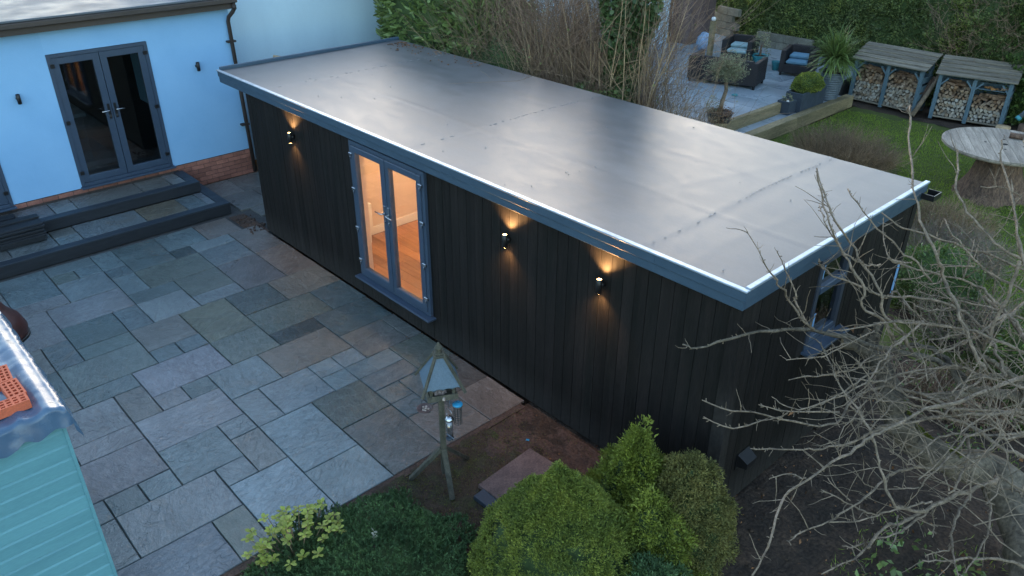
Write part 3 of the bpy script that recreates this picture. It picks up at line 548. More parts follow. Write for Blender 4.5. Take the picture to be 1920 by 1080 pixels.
 [(0.73,0.82,1.6,0.0066),(0.81,0.98,1.58,0.0085),(0.86,1.24,1.56,0.0101),(0.95,1.4,1.54,0.0114),(1.05,1.68,1.52,0.0128),(1.19,1.87,1.5,0.014)],
 [(0.69,0.5,1.7,0.0064),(0.78,0.5,1.6,0.0091),(0.95,0.48,1.5,0.0109),(1.01,0.52,1.4,0.0127)],
 [(0.99,1.07,1.6,0.0066),(1.02,1.31,1.58,0.009),(1.05,1.54,1.55,0.0108),(1.11,1.76,1.52,0.0125),(1.2,1.89,1.5,0.014)],
 [(0.76,0.98,1.6,0.0067),(0.86,1.06,1.55,0.0094),(1.03,1.09,1.5,0.0112),(1.16,1.22,1.45,0.013),(1.31,1.33,1.4,0.0147),(1.55,1.65,1.35,0.0164),(1.71,1.87,1.3,0.0181)],
 [(0.77,0.63,1.6,0.0065),(0.93,0.8,1.55,0.0079),(1.06,1.0,1.5,0.0091),(1.21,1.11,1.45,0.01),(1.31,1.22,1.4,0.011)],
 [(1.36,0.85,1.6,0.0083),(1.35,1.09,1.57,0.0099),(1.32,1.36,1.55,0.0113),(1.34,1.63,1.52,0.0126),(1.36,1.87,1.5,0.0138)],
 [(1.01,0.45,1.5,0.0063),(0.98,0.8,1.46,0.0082),(0.95,1.02,1.42,0.0096),(1.01,1.29,1.39,0.011),(1.11,1.52,1.35,0.0122),(1.2,1.67,1.31,0.0134),(1.33,1.72,1.27,0.0143),(1.43,1.71,1.24,0.0151),(1.6,1.63,1.2,0.0158)],
 [(0.99,0.58,1.4,0.0128),(1.0,0.73,1.37,0.0151),(1.11,0.99,1.33,0.0169),(1.2,1.23,1.3,0.0186),(1.28,1.38,1.27,0.0201),(1.39,1.45,1.23,0.0213),(1.48,1.48,1.2,0.0225)],
 [(1.26,1.11,1.4,0.0066),(1.39,1.36,1.37,0.0094),(1.55,1.66,1.33,0.0116),(1.69,1.94,1.3,0.0137)],
 [(1.46,1.2,1.3,0.0065),(1.48,1.41,1.3,0.0088),(1.52,1.64,1.3,0.0106),(1.61,1.76,1.3,0.0122),(1.73,1.81,1.3,0.0134)],
 [(1.33,1.62,1.4,0.0068),(1.49,1.59,1.33,0.0086),(1.63,1.54,1.27,0.0099),(1.7,1.58,1.2,0.0111)],
 [(1.25,1.95,1.6,0.007),(1.32,1.85,1.53,0.0079),(1.41,1.71,1.47,0.0084),(1.52,1.56,1.4,0.0089)],
 [(1.57,1.6,1.5,0.0088),(1.58,1.88,1.45,0.0104),(1.57,2.13,1.4,0.0116)],
 [(1.09,1.43,1.8,0.0089),(1.11,1.67,1.77,0.01),(1.13,1.92,1.73,0.011),(1.13,2.16,1.7,0.0119)],
 [(1.1,1.81,1.7,0.0069),(1.14,1.77,1.63,0.0088),(1.2,1.79,1.57,0.0103),(1.27,1.82,1.5,0.0115)],
 [(0.79,1.03,1.9,0.0066),(0.8,1.3,1.9,0.008),(0.81,1.54,1.9,0.0092)],
]
# ---------------------------------------------------------------- ground
def sheet(name, m, x0, x1, y0, y1, z, nx, ny, amp=0.0, fr=1.0, parent=None, kind='structure', seed=0):
    xs = np.linspace(x0, x1, nx); ys = np.linspace(y0, y1, ny); X, Y = np.meshgrid(xs, ys)
    P = np.stack([X.ravel(), Y.ravel(), np.zeros(X.size)+z], 1)
    if amp: P[:, 2] += amp*n3(np.stack([P[:, 0]*fr, P[:, 1]*fr, np.zeros(len(P))+seed], 1))+amp*.5*n3(np.stack([P[:, 0]*fr*5, P[:, 1]*fr*5, np.zeros(len(P))+seed+3], 1))
    i = np.arange(nx*ny).reshape(ny, nx); Fq = np.stack([i[:-1, :-1], i[:-1, 1:], i[1:, 1:], i[1:, :-1]], -1).reshape(-1, 4)
    return link(name, npmesh(name, P, Fq, m, True), parent, kind=kind)
sheet('ground', 'soil', -120, 120, -120, 120, -.16, 30, 30, 0)
sheet('flower_bed', 'soil', -2.46, 5.5, -6.5, 6.2, -.035, 170, 230, .022, 2.2, seed=1)
sheet('bare_earth', 'redsoil', -2.44, -.05, -1.15, .03, -.022, 90, 60, .018, 3.0, seed=2)
sheet('mossy_earth', 'moss', -2.44, -1.35, -2.0, -.55, -.008, 70, 70, .022, 3.0, seed=5)
sheet('lawn', 'lawn', -5.55, 8, 4.2, 14.15, -.03, 120, 100, .018, .8, seed=3)
sheet('shaded_bed', 'soil', -6.2, 8, 14.1, 19, -.03, 90, 40, .03, 1.5, seed=4)
B('earth_strip', 'redsoil', None, -2.50, -2.41, -5.5, .0, -.12, -.012, kind='structure')
sheet('back_bed', 'soil', -11.4, -5.6, 3.3, 9.0, -.02, 60, 60, .03, 1.4, seed=6)

# patio: random-coursed riven slabs on the 0.321 module
GX = lambda i: -2.49-.321*i
GY = lambda j: -.13-.321*j
WALLJ = -.62
SL = [(6,8,WALLJ,0),(6,8,0,2),(4,6,WALLJ,1),(2,4,WALLJ,1),(0,2,WALLJ,1),(5,6,1,3),(4,5,1,3),(3,4,2,3),(2,3,2,3),(2,4,1,2),(0,2,1,3),(0,3,3,5),(3,5,3,5),(5,6,3,4),
 (6,7,3,4),(6,7,2,3),(7,9,2,5),(9,10,2,4),(8,10,WALLJ,2),(10,12,WALLJ,1),(10,12,1,4),(12,14,WALLJ,2),(12,14,2,4),(14,17,WALLJ,1),(14,17,1,3),(17,20,WALLJ,1),
 (17,19,1,3),(19,20,1,3),(20,22,.2,2),(20,22,2,4),(19,20,3,4),(17,19,3,6),(19,22,4,6),(15,17,3,5),(14,15,3,5),(11,14,4,6),(9,11,4,6),(16,17,5,7),(14,16,5,7),
 (12,14,6,8),(11,12,6,7),(11,12,7,8),(9,11,6,9),(7,9,5,7),(8,9,7,8),(8,9,8,9),(6,8,7,10),(5,7,6,7),(5,7,4,6),(5,6,7,8),(2,5,5,7),(0,2,5,7),(3,5,7,8),(0,3,7,9),
 (3,4,8,9),(4,6,8,10),(2,4,9,12),(0,2,9,10),(0,2,10,13),(4,5,10,11),(4,5,11,12),(4,5,12,13),(5,7,10,13),(7,8,10,12),(8,10,10,12),(8,10,9,10),(10,11,9,11),(11,13,8,11),
 (13,14,8,10),(14,16,8,10),(14,16,7,8),(16,18,7,10),(17,19,6,7),(19,20,6,7),(20,22,6,7),(18,20,7,9),(20,21,7,8),(20,21,8,9),(21,22,7,9),(19,22,9,11),(18,19,9,11),
 (17,18,10,11),(15,17,10,12),(13,15,10,11),(13,15,11,13),(11,13,11,13),(10,11,11,13),(8,10,12,13),(7,8,12,13),(18,20,11,13),(17,18,11,13),(15,17,12,13),(20,22,11,13),
 (2,4,12,14),(0,2,13,15),(4,6,13,15),(2,4,14,15),(6,8,13,15),(5,7,4,4)]
SL = [s for s in SL if s[2] != s[3]]
PAL = [(0.136,0.181,0.189), (0.151,0.196,0.204), (0.110,0.149,0.152), (0.190,0.199,0.205), (0.168,0.178,0.170), (0.130,0.155,0.137), (0.179,0.214,0.221), (0.120,0.158,0.168)]
SPECIAL = {(7,9,2,5): (0.182,0.166,0.140), (9,10,2,4): (0.048,0.070,0.069), (3,5,3,5): (0.095,0.123,0.110), (12,14,2,4): (0.096,0.125,0.120), (11,14,4,6): (0.149,0.166,0.126), (12,14,4,6): (0.075,0.084,0.084),
 (14,17,1,3): (0.155,0.160,0.160), (12,14,WALLJ,2): (0.167,0.158,0.132), (14,17,WALLJ,1): (0.170,0.149,0.128), (10,12,1,4): (0.131,0.162,0.142), (19,20,3,4): (0.075,0.101,0.103), (17,20,WALLJ,1): (0.178,0.167,0.152),
 (2,5,5,7): (0.208,0.265,0.278), (0,3,7,9): (0.209,0.263,0.283), (0,2,5,7): (0.198,0.250,0.254), (4,6,8,10): (0.192,0.250,0.259), (4,6,8,11): (0.188,0.209,0.206), (6,8,7,10): (0.204,0.219,0.232), (9,11,6,9): (0.203,0.212,0.233),
 (5,7,10,13): (0.187,0.193,0.205), (2,4,9,12): (0.183,0.208,0.216), (0,2,10,13): (0.119,0.142,0.161), (0,3,3,5): (0.133,0.142,0.130), (0,2,WALLJ,1): (0.202,0.170,0.146), (0,2,1,3): (0.170,0.156,0.138), (2,4,WALLJ,1): (0.138,0.125,0.111),
 (13,14,8,10): (0.109,0.149,0.142), (14,16,8,10): (0.100,0.141,0.140), (11,13,8,11): (0.141,0.179,0.170), (6,8,0,2): (0.144,0.154,0.148), (20,22,.2,2): (0.187,0.162,0.144), (8,10,10,12): (0.192,0.210,0.216), (5,7,4,6): (0.173,0.209,0.220), (7,9,5,7): (0.187,0.239,0.253)}
patio = B('patio', 'sand', None, -11.2, -2.47, -6.5, .0, -.14, -.022, kind='structure')
patio['label'] = 'grey sandstone patio between the house and the black garden room'
def slab(i0, i1, j0, j1, parent, gx=GX, gy=GY, z=0.0, gap=.0055, m='slab', colour=None, rect=None, px0=None):
    if rect: x0, x1, y0, y1 = rect
    else: x0, x1, y0, y1 = gx(i1), gx(i0), gy(j1), gy(j0)
    x0 += gap; x1 -= gap; y0 += gap; y1 -= gap
    cx, cy = (x0+x1)/2, (y0+y1)/2; w = rnd.uniform
    # uneven, slightly chipped outline; a bevelled top ring
    ring = []
    for ax, ay, bx, by in ((x0, y0, x1, y0), (x1, y0, x1, y1), (x1, y1, x0, y1), (x0, y1, x0, y0)):
        n = max(2, int(math.hypot(bx-ax, by-ay)/.16))
        for k in range(n):
            t = k/n; e = .0035
            ring.append((ax+(bx-ax)*t+w(-e, e), ay+(by-ay)*t+w(-e, e)))
    dz = w(-.003, .003); tx, ty = w(-.004, .004), w(-.004, .004); v = []; n = len(ring)
    for kz, ins in ((-.03, 0), (-.006, 0), (0, .006)):
        for x, y in ring:
            X = x-cx; Y = y-cy; l = math.hypot(X, Y)
            v.append((X*(1-ins/l), Y*(1-ins/l), kz+(dz+X*tx+Y*ty if kz > -.03 else 0)))
    f = [(a*n+k, a*n+(k+1) % n, (a+1)*n+(k+1) % n, (a+1)*n+k) for a in (0, 1) for k in range(n)]+[tuple(range(2*n, 3*n))]
    me = bpy.data.meshes.new('paving_slab'); me.from_pydata(v, [], f); me.materials.append(MT[m]); me.update()
    o = link('paving_slab', me, parent, None, None)
    o.location = Vector((cx, cy, z))-(parent.location if parent else Vector((0, 0, 0)))
    c = colour or rnd.choice(PAL); q = w(.70, .95); o.color = (c[0]*q, c[1]*q, c[2]*q, 1)
    return o
for s in SL: slab(*s, patio, colour=SPECIAL.get(s))
# slabs in the corner by the house
for r in [(-10.42, -9.64, .14, .72), (-11.17, -10.42, .14, .60), (-10.42, -9.64, .72, 1.35), (-11.17, -10.42, .60, 1.35), (-9.64, -9.2, .30, .95)]:
    slab(0, 0, 0, 0, patio, rect=r, colour=(.165, .165, .155))
B('corner_ground', 'sand', None, -11.2, -8.5, .0, 3.0, -.14, -.03, kind='structure')
sheet('broken_mortar', 'redsoil', -9.5, -8.55, -.16, .12, -.004, 20, 16, .008, 4.0, seed=8)
# rubble crumbs at the wall corner
mb = MB()
for k in range(60):
    x, y = rnd.uniform(-9.35, -8.62), rnd.uniform(-.16, .16); s_ = rnd.uniform(.006, .022); mb.obox(x, y, -.01, s_, s_*2, s_*1.6, rnd.uniform(0, 3))
mb.build('rubble', 'redsoil', None, kind='stuff')

# ---------------------------------------------------------------- house
house = empty('house', (-11.2, -1.5, 0), 0, 'pale blue rendered single storey extension with grey double doors and a flat roof', 'house')
def HP(o):
    o.parent = house; o.location = Vector(o.location)-house.location; return o
XH = -11.2
def hb(name, m, x0, x1, y0, y1, z0, z1, bev=0.0, kind=None): return HP(B(name, m, None, x0, x1, y0, y1, z0, z1, bev, kind))
# rendered walls round the two door openings (front face at x = -11.2)
T = .28
hb('wall', 'render', XH-T, XH, -.31, 1.17, .47, 3.04)
hb('wall', 'render', XH-T, XH, -2.87, -1.84, .47, 3.04)
hb('wall', 'render', XH-T, XH, -1.84, -.31, 2.66, 3.04)
hb('wall', 'render', XH-T, XH, -9.0, -2.87, 2.60, 3.04)
hb('wall', 'render', XH-T, XH, -9.0, -4.60, .47, 2.60)
hb('wall', 'render', -19.0, XH-T, .89, 1.17, 0, 3.04)
hb('interior_floor', 'darkroom', -16, XH-T, -6, .89, .40, .46)
hb('interior_wall', 'darkroom', -16.1, -16, -6, .89, .46, 2.9)
hb('interior_ceiling', 'darkroom', -16, XH-T, -6, .89, 2.9, 3.0)
hb('worktop', 'kitchen', -13.6, -12.6, -1.75, -1.15, 1.25, 1.32)
hb('kitchen_unit', 'darkroom', -13.55, -12.65, -1.7, -1.2, .46, 1.25)
# brick plinth
hb('plinth', 'mortar', XH-T, XH-.006, -9.0, 1.165, 0.0, .468)
bm_ = MB().box(-.05, .0, -.112, .112, -.0345, .0345, .003).mesh('brick', 'brick'); bh_ = MB().box(-.05, .0, -.055, .055, -.0345, .0345, .003).mesh('brick', 'brick')
for r in range(6):
    z = .035+r*.0785
    lo = -.28 if r < 5 else -2.9
    y = 1.167-(.112 if r % 2 == 0 else .055)
    first = True
    while y > lo:
        half = first and r % 2 == 1
        HP(link('brick', bh_ if half else bm_, None, (XH+.006+rnd.uniform(-.001, .002), y, z)))
        y -= (.055+.01+.112) if half else .234
        first = False
hb('sill_line', 'black', XH-.01, XH+.004, -2.87, 1.168, .470, .476)
# eaves: brown fascia, gutter lip, wet grey roof behind
hb('fascia', 'soffit', -11.02, -10.99, -9.5, 1.21, 3.03, 3.20)
hb('soffit', 'soffit', -11.2, -11.02, -9.5, 1.21, 3.03, 3.05)
hb('gutter', 'soffit', -10.99, -10.91, -9.5, 1.24, 3.13, 3.21, .012)
hb('roof_edge', 'house_roof', -11.08, -10.93, -9.5, 1.24, 3.214, 3.25, .01)
hb('roof', 'house_roof', -19, -11.08, -9.5, 1.24, 3.2, 3.246)
hb('side_fascia', 'soffit', -19, -11.0, 1.18, 1.21, 3.03, 3.2)
# french doors
def french(y0, y1, z0, z1, parts=2, lab=None):
    d = empty('french_door', (XH, (y0+y1)/2, z0)); HP(d)
    def q(name, m, x0, x1, a0, a1, b0, b1, bev=0.0):
        o = B(name, m, None, x0, x1, a0, a1, b0, b1, bev); o.parent = d; o.location = Vector(o.location)-Vector((XH, (y0+y1)/2, z0)); return o
    x0, x1 = XH-.08, XH+.012; f = .055
    q('frame', 'grey_frame', x0, x1, y0, y0+f, z0, z1, .004); q('frame', 'grey_frame', x0, x1, y1-f, y1, z0, z1, .004)
    q('frame', 'grey_frame', x0, x1, y0+f, y1-f, z1-f, z1, .004); q('frame', 'grey_frame', x0, x1+.02, y0+f, y1-f, z0, z0+.05, .004)
    q('sill', 'grey_frame', XH-.02, XH+.10, y0-.02, y1+.02, z0-.03, z0-.002, .005)
    yy = (y0+y1)/2
    for a, b, sgn in ((y0+f, yy-.002, 1), (yy+.002, y1-f, -1)):
        xa, xb = XH-.07, XH+.0; w = .105
        q('stile', 'grey_frame', xa, xb, a+.003, a+w, z0+.052, z1-f-.003, .006); q('stile', 'grey_frame', xa, xb, b-w, b-.003, z0+.052, z1-f-.003, .006)
        q('rail', 'grey_frame', xa, xb, a+w, b-w, z1-f-.003-w, z1-f-.003, .006); q('rail', 'grey_frame', xa, xb, a+w, b-w, z0+.052, z0+.052+w, .006)
        q('pane', 'glass_dark', XH-.045, XH-.035, a+w, b-w, z0+.05+w, z1-f-w)
        hy = b-.05 if sgn > 0 else a+.05
        q('handle_plate', 'black', XH+.002, XH+.012, hy-.018, hy+.018, z0+1.02, z0+1.27, .003)
        mb = MB(); mb.tube([(0, 0, 0), (.05, 0, 0), (.055, -.02*sgn, 0), (.055, -.13*sgn, -.004)], .009, 6)
        o = mb.build('handle', 'chrome', d); o.location = (.012, hy-(y0+y1)/2, 1.17)
        q('keyhole', 'chrome', XH+.010, XH+.018, hy-.01, hy+.01, z0+1.055, z0+1.085)
        ye = a+.002 if sgn > 0 else b-.002
        for hz in (.2, 1.05, 1.95):
            q('hinge', 'black', XH+.002, XH+.03, ye-.03, ye+.03, z0+hz, z0+hz+.06, .006)
    return d
french(-1.84, -.31, .50, 2.655)
french(-4.6, -2.87, .46, 2.595)
# house up-down lights (unlit)
def wall_light(loc, rot, lab, lit=False, grp=None):
    t = empty('wall_lamp', loc, rot, lab, 'wall lamp', grp)
    mb = MB().lathe([(.024, -.075), (.029, -.073), (.030, .073), (.026, .075), (.023, .062), (.0, .062)], (0, -.062, 0), 16); mb.build('lamp_body', 'black', t)
    MB().tube([(0, 0, 0), (0, -.045, 0)], [.030, .022], 10).build('bracket', 'black', t)
    for z in (.064, -.0775):
        MB().lathe([(.0, 0), (.0215, .0), (.0215, .003), (0, .003)], (0, -.062, z), 14).build('lamp_disc', 'bulb' if lit else 'glass_dark', t)
    if lit:
        for s_ in (1, -1):
            l = bpy.data.lights.new('lamp_glow', 'SPOT'); l.energy = 9.0 if s_ > 0 else 3.6; l.color = (1.0, .50, .18); l.spot_size = R(118); l.spot_blend = 1.0; l.shadow_soft_size = .018
            lo = bpy.data.objects.new('lamp_glow', l); C.objects.link(lo); lo.parent = t; lo.location = (0, -.062, s_*.082); lo.rotation_euler = (R(180) if s_ > 0 else 0, 0, 0)
    return t
for y, z, lb in ((-2.37, 2.09, 'small black unlit wall lamp left of the house doors'), (.45, 2.13, 'small black unlit wall lamp between the house doors and downpipe')):
    wall_light((XH, y, z), R(90), lb)
# downpipe with swan neck
dp = empty('downpipe', (-11.14, 1.19, 0), 0, 'dark brown rainwater downpipe on the corner of the blue house', 'downpipe')
MB().tube([(.17, .0, 3.13), (.17, .0, 3.03), (.13, -.02, 2.97), (.03, -.06, 2.88), (0, -.07, 2.80), (0, -.05, 1.5), (0, -.03, .04)], .034, 10).build('pipe', 'brown_metal', dp)
MB().lathe([(.042, 0), (.042, .07)], (.17, 0, 3.02), 10).build('collar', 'brown_metal', dp)
for z in (2.45, .95): MB().box(-.05, .045, -.15, .0, z, z+.03).build('pipe_bracket', 'brown_metal', dp)
# brick return / pier behind the pipe
pier = empty('brick_pier', (-11.02, 1.42, 0), 0, 'narrow weathered brick pier between downpipe and black garden room', 'pier')
MB().box(-.08, .08, -.10, .10, 0, 1.78).build('core', 'mortar', pier)
pb = MB().box(-.09, .09, -.11, .11, -.0345, .0345, .004).mesh('brick', 'brick')
for k in range(22): link('brick', pb, pier, (rnd.uniform(-.003, .003), rnd.uniform(-.003, .003), .037+k*.0785))
nb = empty('neighbouring_house', (-11.8, 8, 0), 0, 'tall pale rendered house wall seen behind the hedge and bare shrubs', 'house')
nb_w = B('wall', 'render2', nb, 0, 0, 0, 0, 0, 0); bpy.data.objects.remove(nb_w)
MB().box(-5.0, .0, -6.8, 6.95, 0, 3.95).build('wall', 'render2', nb)
MB().tube([(.05, 6.80, 0), (.05, 6.80, 3.95)], .04, 8).build('downpipe', 'brown_metal', nb)
MB().box(-5.1, .15, -6.9, 7.05, 3.95, 4.05).build('roof', 'house_roof', nb)

# ---------------------------------------------------------------- steps
st = empty('steps', (-10.4, -3.6, 0), 0, None, None, None, 'structure')
def sb(name, m, x0, x1, y0, y1, z0, z1, bev=0.0):
    o = B(name, m, None, x0, x1, y0, y1, z0, z1, bev); o.parent = st; o.location = Vector(o.location)-st.location; return o
for (xa, xb, yr, z0, z1) in ((-11.19, -9.64, -.03, 0, .195), (-11.19, -10.45, -.17, .195, .375)):
    sb('core', 'mortar', xa, xb-.03, -8.0, yr-.03, z0, z1-.045)
    sb('riser', 'comp', xb-.028, xb-.004, -8.0, yr-.006, z0, z1-.024)
    sb('riser', 'comp', xa, xb-.03, yr-.028, yr-.004, z0, z1-.024)
    for ya, yb in ((-8.0, -4.4), (-4.396, yr)): sb('nosing_board', 'step_edge', xb-.165, xb, ya, yb, z1-.023, z1, .004)
    sb('nosing_board', 'step_edge', xa, xb-.168, yr-.165, yr, z1-.023, z1, .004)
low = [(-2.32, -3.4), (-1.34, -2.32), (-.66, -1.34), (-.34, -.66), (-.20, -.34)]
def stslab(x0, x1, y0, y1, z, c):
    o = slab(0, 0, 0, 0, st, rect=(x0, x1, y0, y1), colour=c, z=z); return o
for (a, b, c) in ((-2.32, -1.34, (.15, .175, .185)), (-1.34, -.67, (.155, .135, .10)), (-.67, -.34, (.14, .17, .18)), (-3.3, -2.66, (.13, .15, .155)), (-4.3, -3.3, (.15, .16, .16))):
    stslab(-10.43, -9.81, a, b, .190, c)
stslab(-10.12, -9.81, -.34, -.20, .190, (.19, .22, .24)); stslab(-10.43, -10.12, -.34, -.20, .190, (.18, .2, .22))
stslab(-10.12, -9.81, -2.66, -2.32, .190, (.15, .19, .20)); stslab(-10.43, -10.12, -2.66, -2.32, .190, (.14, .15, .14))
for (a, b, c) in ((-2.10, -1.06, (.155, .16, .15)), (-1.06, -.58, (.15, .155, .145)), (-.58, -.34, (.16, .17, .17)), (-3.6, -2.43, (.15, .15, .15))):
    stslab(-11.17, -10.62, a, b, .370, c)
stslab(-10.88, -10.62, -2.43, -2.10, .370, (.17, .19, .19)); stslab(-11.17, -10.88, -2.43, -2.10, .370, (.14, .16, .16))
# stacked boards on the steps
for k in range(11):
    L_ = rnd.uniform(2.4, 2.5); y1 = -2.74+rnd.uniform(-.04, .03); xc = -10.30+rnd.uniform(-.03, .03)
    top = k == 10
    if top: xc = -10.43; y1 = -2.72
    w = .36 if not top else .14
    bo = MB().box(-w/2, w/2, -1.25, 1.25, 0, .026, .003).build('stacked_board', 'comp', None, (xc, y1-1.25, .2+k*.0285), (0, 0, rnd.uniform(-.012, .012)))
    lb = '%s board from the bottom of the dark board pile on the lower step' % ('lowest second third fourth fifth sixth seventh eighth ninth tenth'.split()[k] if k < 10 else '') if not top else 'narrow dark board lying on top of the pile on the steps'
    tag(bo, lb, 'board', 'composite boards piled on the steps')
for k, (x, z, y1) in enumerate(((-10.72, .378, -2.72), (-10.95, .378, -2.95), (-10.86, .407, -2.98))):
    bo = MB().box(-.07, .07, -1.2, 1.2, 0, .027, .003).build('stacked_board', 'comp', None, (x, y1-1.2, z), (0, 0, -.01*k))
    tag(bo, ['dark board lying at the front of the upper step', 'dark board lying against the house on the upper step', 'dark board resting on two others on the upper step'][k], 'board', 'composite boards piled on the steps')
# ---------------------------------------------------------------- garden room
off = empty('garden_room', (-4.6, 1.7, 0), 0, 'long black timber clad garden room with a flat grey roof and blue grey fascia', 'garden room')
def ob(name, m, x0, x1, y0, y1, z0, z1, bev=0.0, parent=None, kind=None):
    o = B(name, m, None, x0, x1, y0, y1, z0, z1, bev, kind); p = parent or off
    o.parent = p; o.location = Vector(o.location)-(off.location if p is off else off.location+p.location); return o
XL, XR, YF, YB, ZT = -8.58, -.04, .082, 3.27, 2.33
# inner shell (dark backing behind the boards, cream plaster inside)
DX0, DX1 = -5.72, -4.17
for a, b_, z0, z1 in ((XL+.03, DX0-.01, .02, ZT), (DX1+.01, XR-.03, .02, ZT), (DX0-.01, DX1+.01, .02, .30), (DX0-.01, DX1+.01, 2.262, ZT)):
    ob('backing', 'black', a, b_, YF+.03, YF+.05, z0, z1)
    if z1-z0 > 1: ob('inner_wall', 'plaster', a, b_, YF+.052, YF+.17, z0, z1)
ob('inner_wall', 'plaster', DX0-.01, DX1+.01, YF+.052, YF+.17, 2.262, ZT)
ob('threshold', 'plaster', DX0-.01, DX1+.01, YF+.052, YF+.17, .02, .295)
ob('rear_wall', 'plaster', XL+.03, XR-.03, YB-.15, YB, .02, ZT)
ob('side_wall', 'plaster', XL+.02, XL+.14, YF+.17, YB-.15, .02, ZT)
WY0, WY1, WZ0, WZ1 = 1.29, 1.88, 1.40, 2.29
for a, b_, z0, z1 in ((YF+.03, WY0, .02, ZT), (WY1, YB, .02, ZT), (WY0, WY1, .02, WZ0), (WY0, WY1, WZ1, ZT)):
    ob('side_wall', 'plaster', XR-.15, XR-.05, a, b_, z0, z1); ob('backing', 'black', XR-.049, XR-.03, a, b_, z0, z1)
ob('partition', 'plaster', -6.85, -6.76, YF+.17, YB-.15, .30, ZT)
ob('partition', 'plaster', -3.30, -3.21, YF+.17, YB-.15, .30, ZT)  # added unseen divider, blocks the lit room's spill so the end window stays dark
ob('skirting', 'white', -6.757, -6.742, YF+.172, YB-.15, .302, .43, .003)
ob('skirting', 'white', -6.74, XR-.152, YB-.167, YB-.152, .302, .43, .003)
ob('subfloor', 'black', XL+.03, XR-.05, YF+.17, YB-.15, .04, .275)
ob('ceiling', 'white', XL+.03, XR-.05, YF+.17, YB-.15, 2.30, ZT-.003)
y = YF+.175; k = 0
while y < YB-.17:
    x = -6.74-rnd.uniform(0, .9)
    while x < XR-.2:
        x2 = x+rnd.uniform(1.2, 1.9); a, b_ = max(x, -6.74), min(x2, XR-.16)
        if b_-a > .05: ob('floor_board', 'oak', a+.001, b_-.001, y+.001, min(y+.158, YB-.152), .277, .300)
        x = x2
    y += .160
# vertical cladding: a board every 0.14 m
def bmesh_(w, h, t): return MB().box(-w/2, w/2, -t/2, t/2, 0, h, .004)
bw = .1385
def board(cx, cy, z0, z1, rz, w=bw, t=.024, m='clad'):
    key = (round(w, 3), round(z1-z0, 3), round(t, 3), m)
    if key not in board.c: board.c[key] = bmesh_(w-.005, z1-z0, t).mesh('cladding_board', m)
    j = rnd.uniform(-.0015, .0015)
    o = link('cladding_board', board.c[key], off, Vector((cx, cy, z0))-off.location, (0, 0, rz))
    if abs(rz) < .1: o.location.y += j
    else: o.location.x += j
    return o
board.c = {}
x = XR-.105
while x > XL:
    l = x-bw
    if x <= DX0-.045 or l >= DX1+.0: board((x+l)/2 if l > XL else (x+XL)/2, YF+.012, .015, ZT, 0, bw if l > XL else x-XL)
    elif l < DX1 < x: board((DX1+x)/2+.004, YF+.012, .015, ZT, 0, x-DX1-.006); board((l+DX1)/2, YF+.012, .015, .32, 0, DX1-l)
    elif l < DX0-.045 < x: board((DX0-.045+l)/2-.003, YF+.012, .015, ZT, 0, DX0-.045-l-.004); board((x+DX0-.045)/2, YF+.012, .015, .32, 0, x-DX0+.045)
    else: board((x+l)/2, YF+.012, .015, .32, 0)
    x = l
ob('corner_trim', 'clad', XR-.10, XR-.001, YF-.014, YF+.012, .015, ZT, .004)
ob('corner_trim', 'clad', XR, XR+.026, YF-.014, YF+.10, .015, ZT, .004)
ob('door_trim', 'comp', DX0-.045, DX0-.008, YF-.012, YF+.012, .36, 2.30, .003)
y = YF+.105
while y < YB:
    l = y+bw; h = min(l, YB)
    if l < WY0 or y > WY1: board(XR+.012, (y+h)/2, .015, ZT, R(90), h-y)
    else:
        board(XR+.012, (y+h)/2, .015, WZ0-.1, R(90), h-y)
        if l > WY1: board(XR+.012, (WY1+l)/2+.002, WZ0-.1, ZT, R(90), l-WY1-.004)
        if y < WY0: board(XR+.012, (y+WY0)/2-.002, WZ0-.1, ZT, R(90), WY0-y-.004)
    y = l
ob('side_cladding', 'clad', XL-.0, XL+.018, YF+.03, YB, .015, ZT)
# damp streaks where water ran off the door reveal show in the stain only
# fascia with cover joints, soffit, trims
def fas(x0, x1, y0, y1, z0, z1, b=.004): return ob('fascia_board', 'fascia', x0, x1, y0, y1, z0, z1, b)
FX = [-9.24, -6.39, -1.25, 0.0]
for a, b_ in zip(FX[:-1], FX[1:]): fas(a+.001, b_-.001, 0, .022, 2.305, 2.462)
for a, b_ in ((-9.24, -4.9), (-4.9, -.87), (-.87, 0)): fas(a+.001, b_-.001, -.014, .008, 2.395, 2.478)
fas(-.022, 0.0, .023, 3.335, 2.305, 2.462); fas(-.008, .014, -.013, 3.345, 2.395, 2.478)
fas(-9.24, -9.218, .023, 3.335, 2.305, 2.49); fas(-9.218, -.023, 3.313, 3.335, 2.305, 2.462)
ob('soffit', 'black', -9.217, -.023, .023, 3.312, 2.332, 2.342)
ob('roof_trim', 'trim', -9.25, .022, -.024, .030, 2.479, 2.497, .005)
ob('roof_trim', 'trim', -.028, .020, .031, 3.36, 2.479, 2.506, .005)
ob('roof_trim', 'fascia', -9.255, -9.20, .031, 3.345, 2.479, 2.535, .008)
# membrane with slight sag and wrinkles
xs = np.linspace(-9.20, -.036, 190); ys = np.linspace(.030, 3.345, 80); X, Y = np.meshgrid(xs, ys)
Z = .002*np.sin(X*1.1+.5*np.sin(Y*1.7))+.0006*n3(np.stack([X.ravel()*1.2, Y.ravel()*2.2, 0*X.ravel()], 1)).reshape(X.shape)
def ridge(d, h, w): return h*np.exp(-(d/w)**2)
for sx in (-7.80, -4.45, -1.06): Z += ridge(X-sx-.02*np.sin(Y*2.3), .002, .03)-ridge(X-sx-.12, .0015, .06)
Z += ridge(Y-1.10-.012*np.sin(X*1.9), .004, .022)
Z += ridge(X+2.1-.3*Y, .0015, .07)+ridge(Y-2.3-.1*np.sin(X), .0015, .06)+ridge(X+.55+.05*np.sin(3*Y), .0015, .05)
P = np.stack([X.ravel(), Y.ravel(), Z.ravel()+2.484], 1)-np.array(off.location)
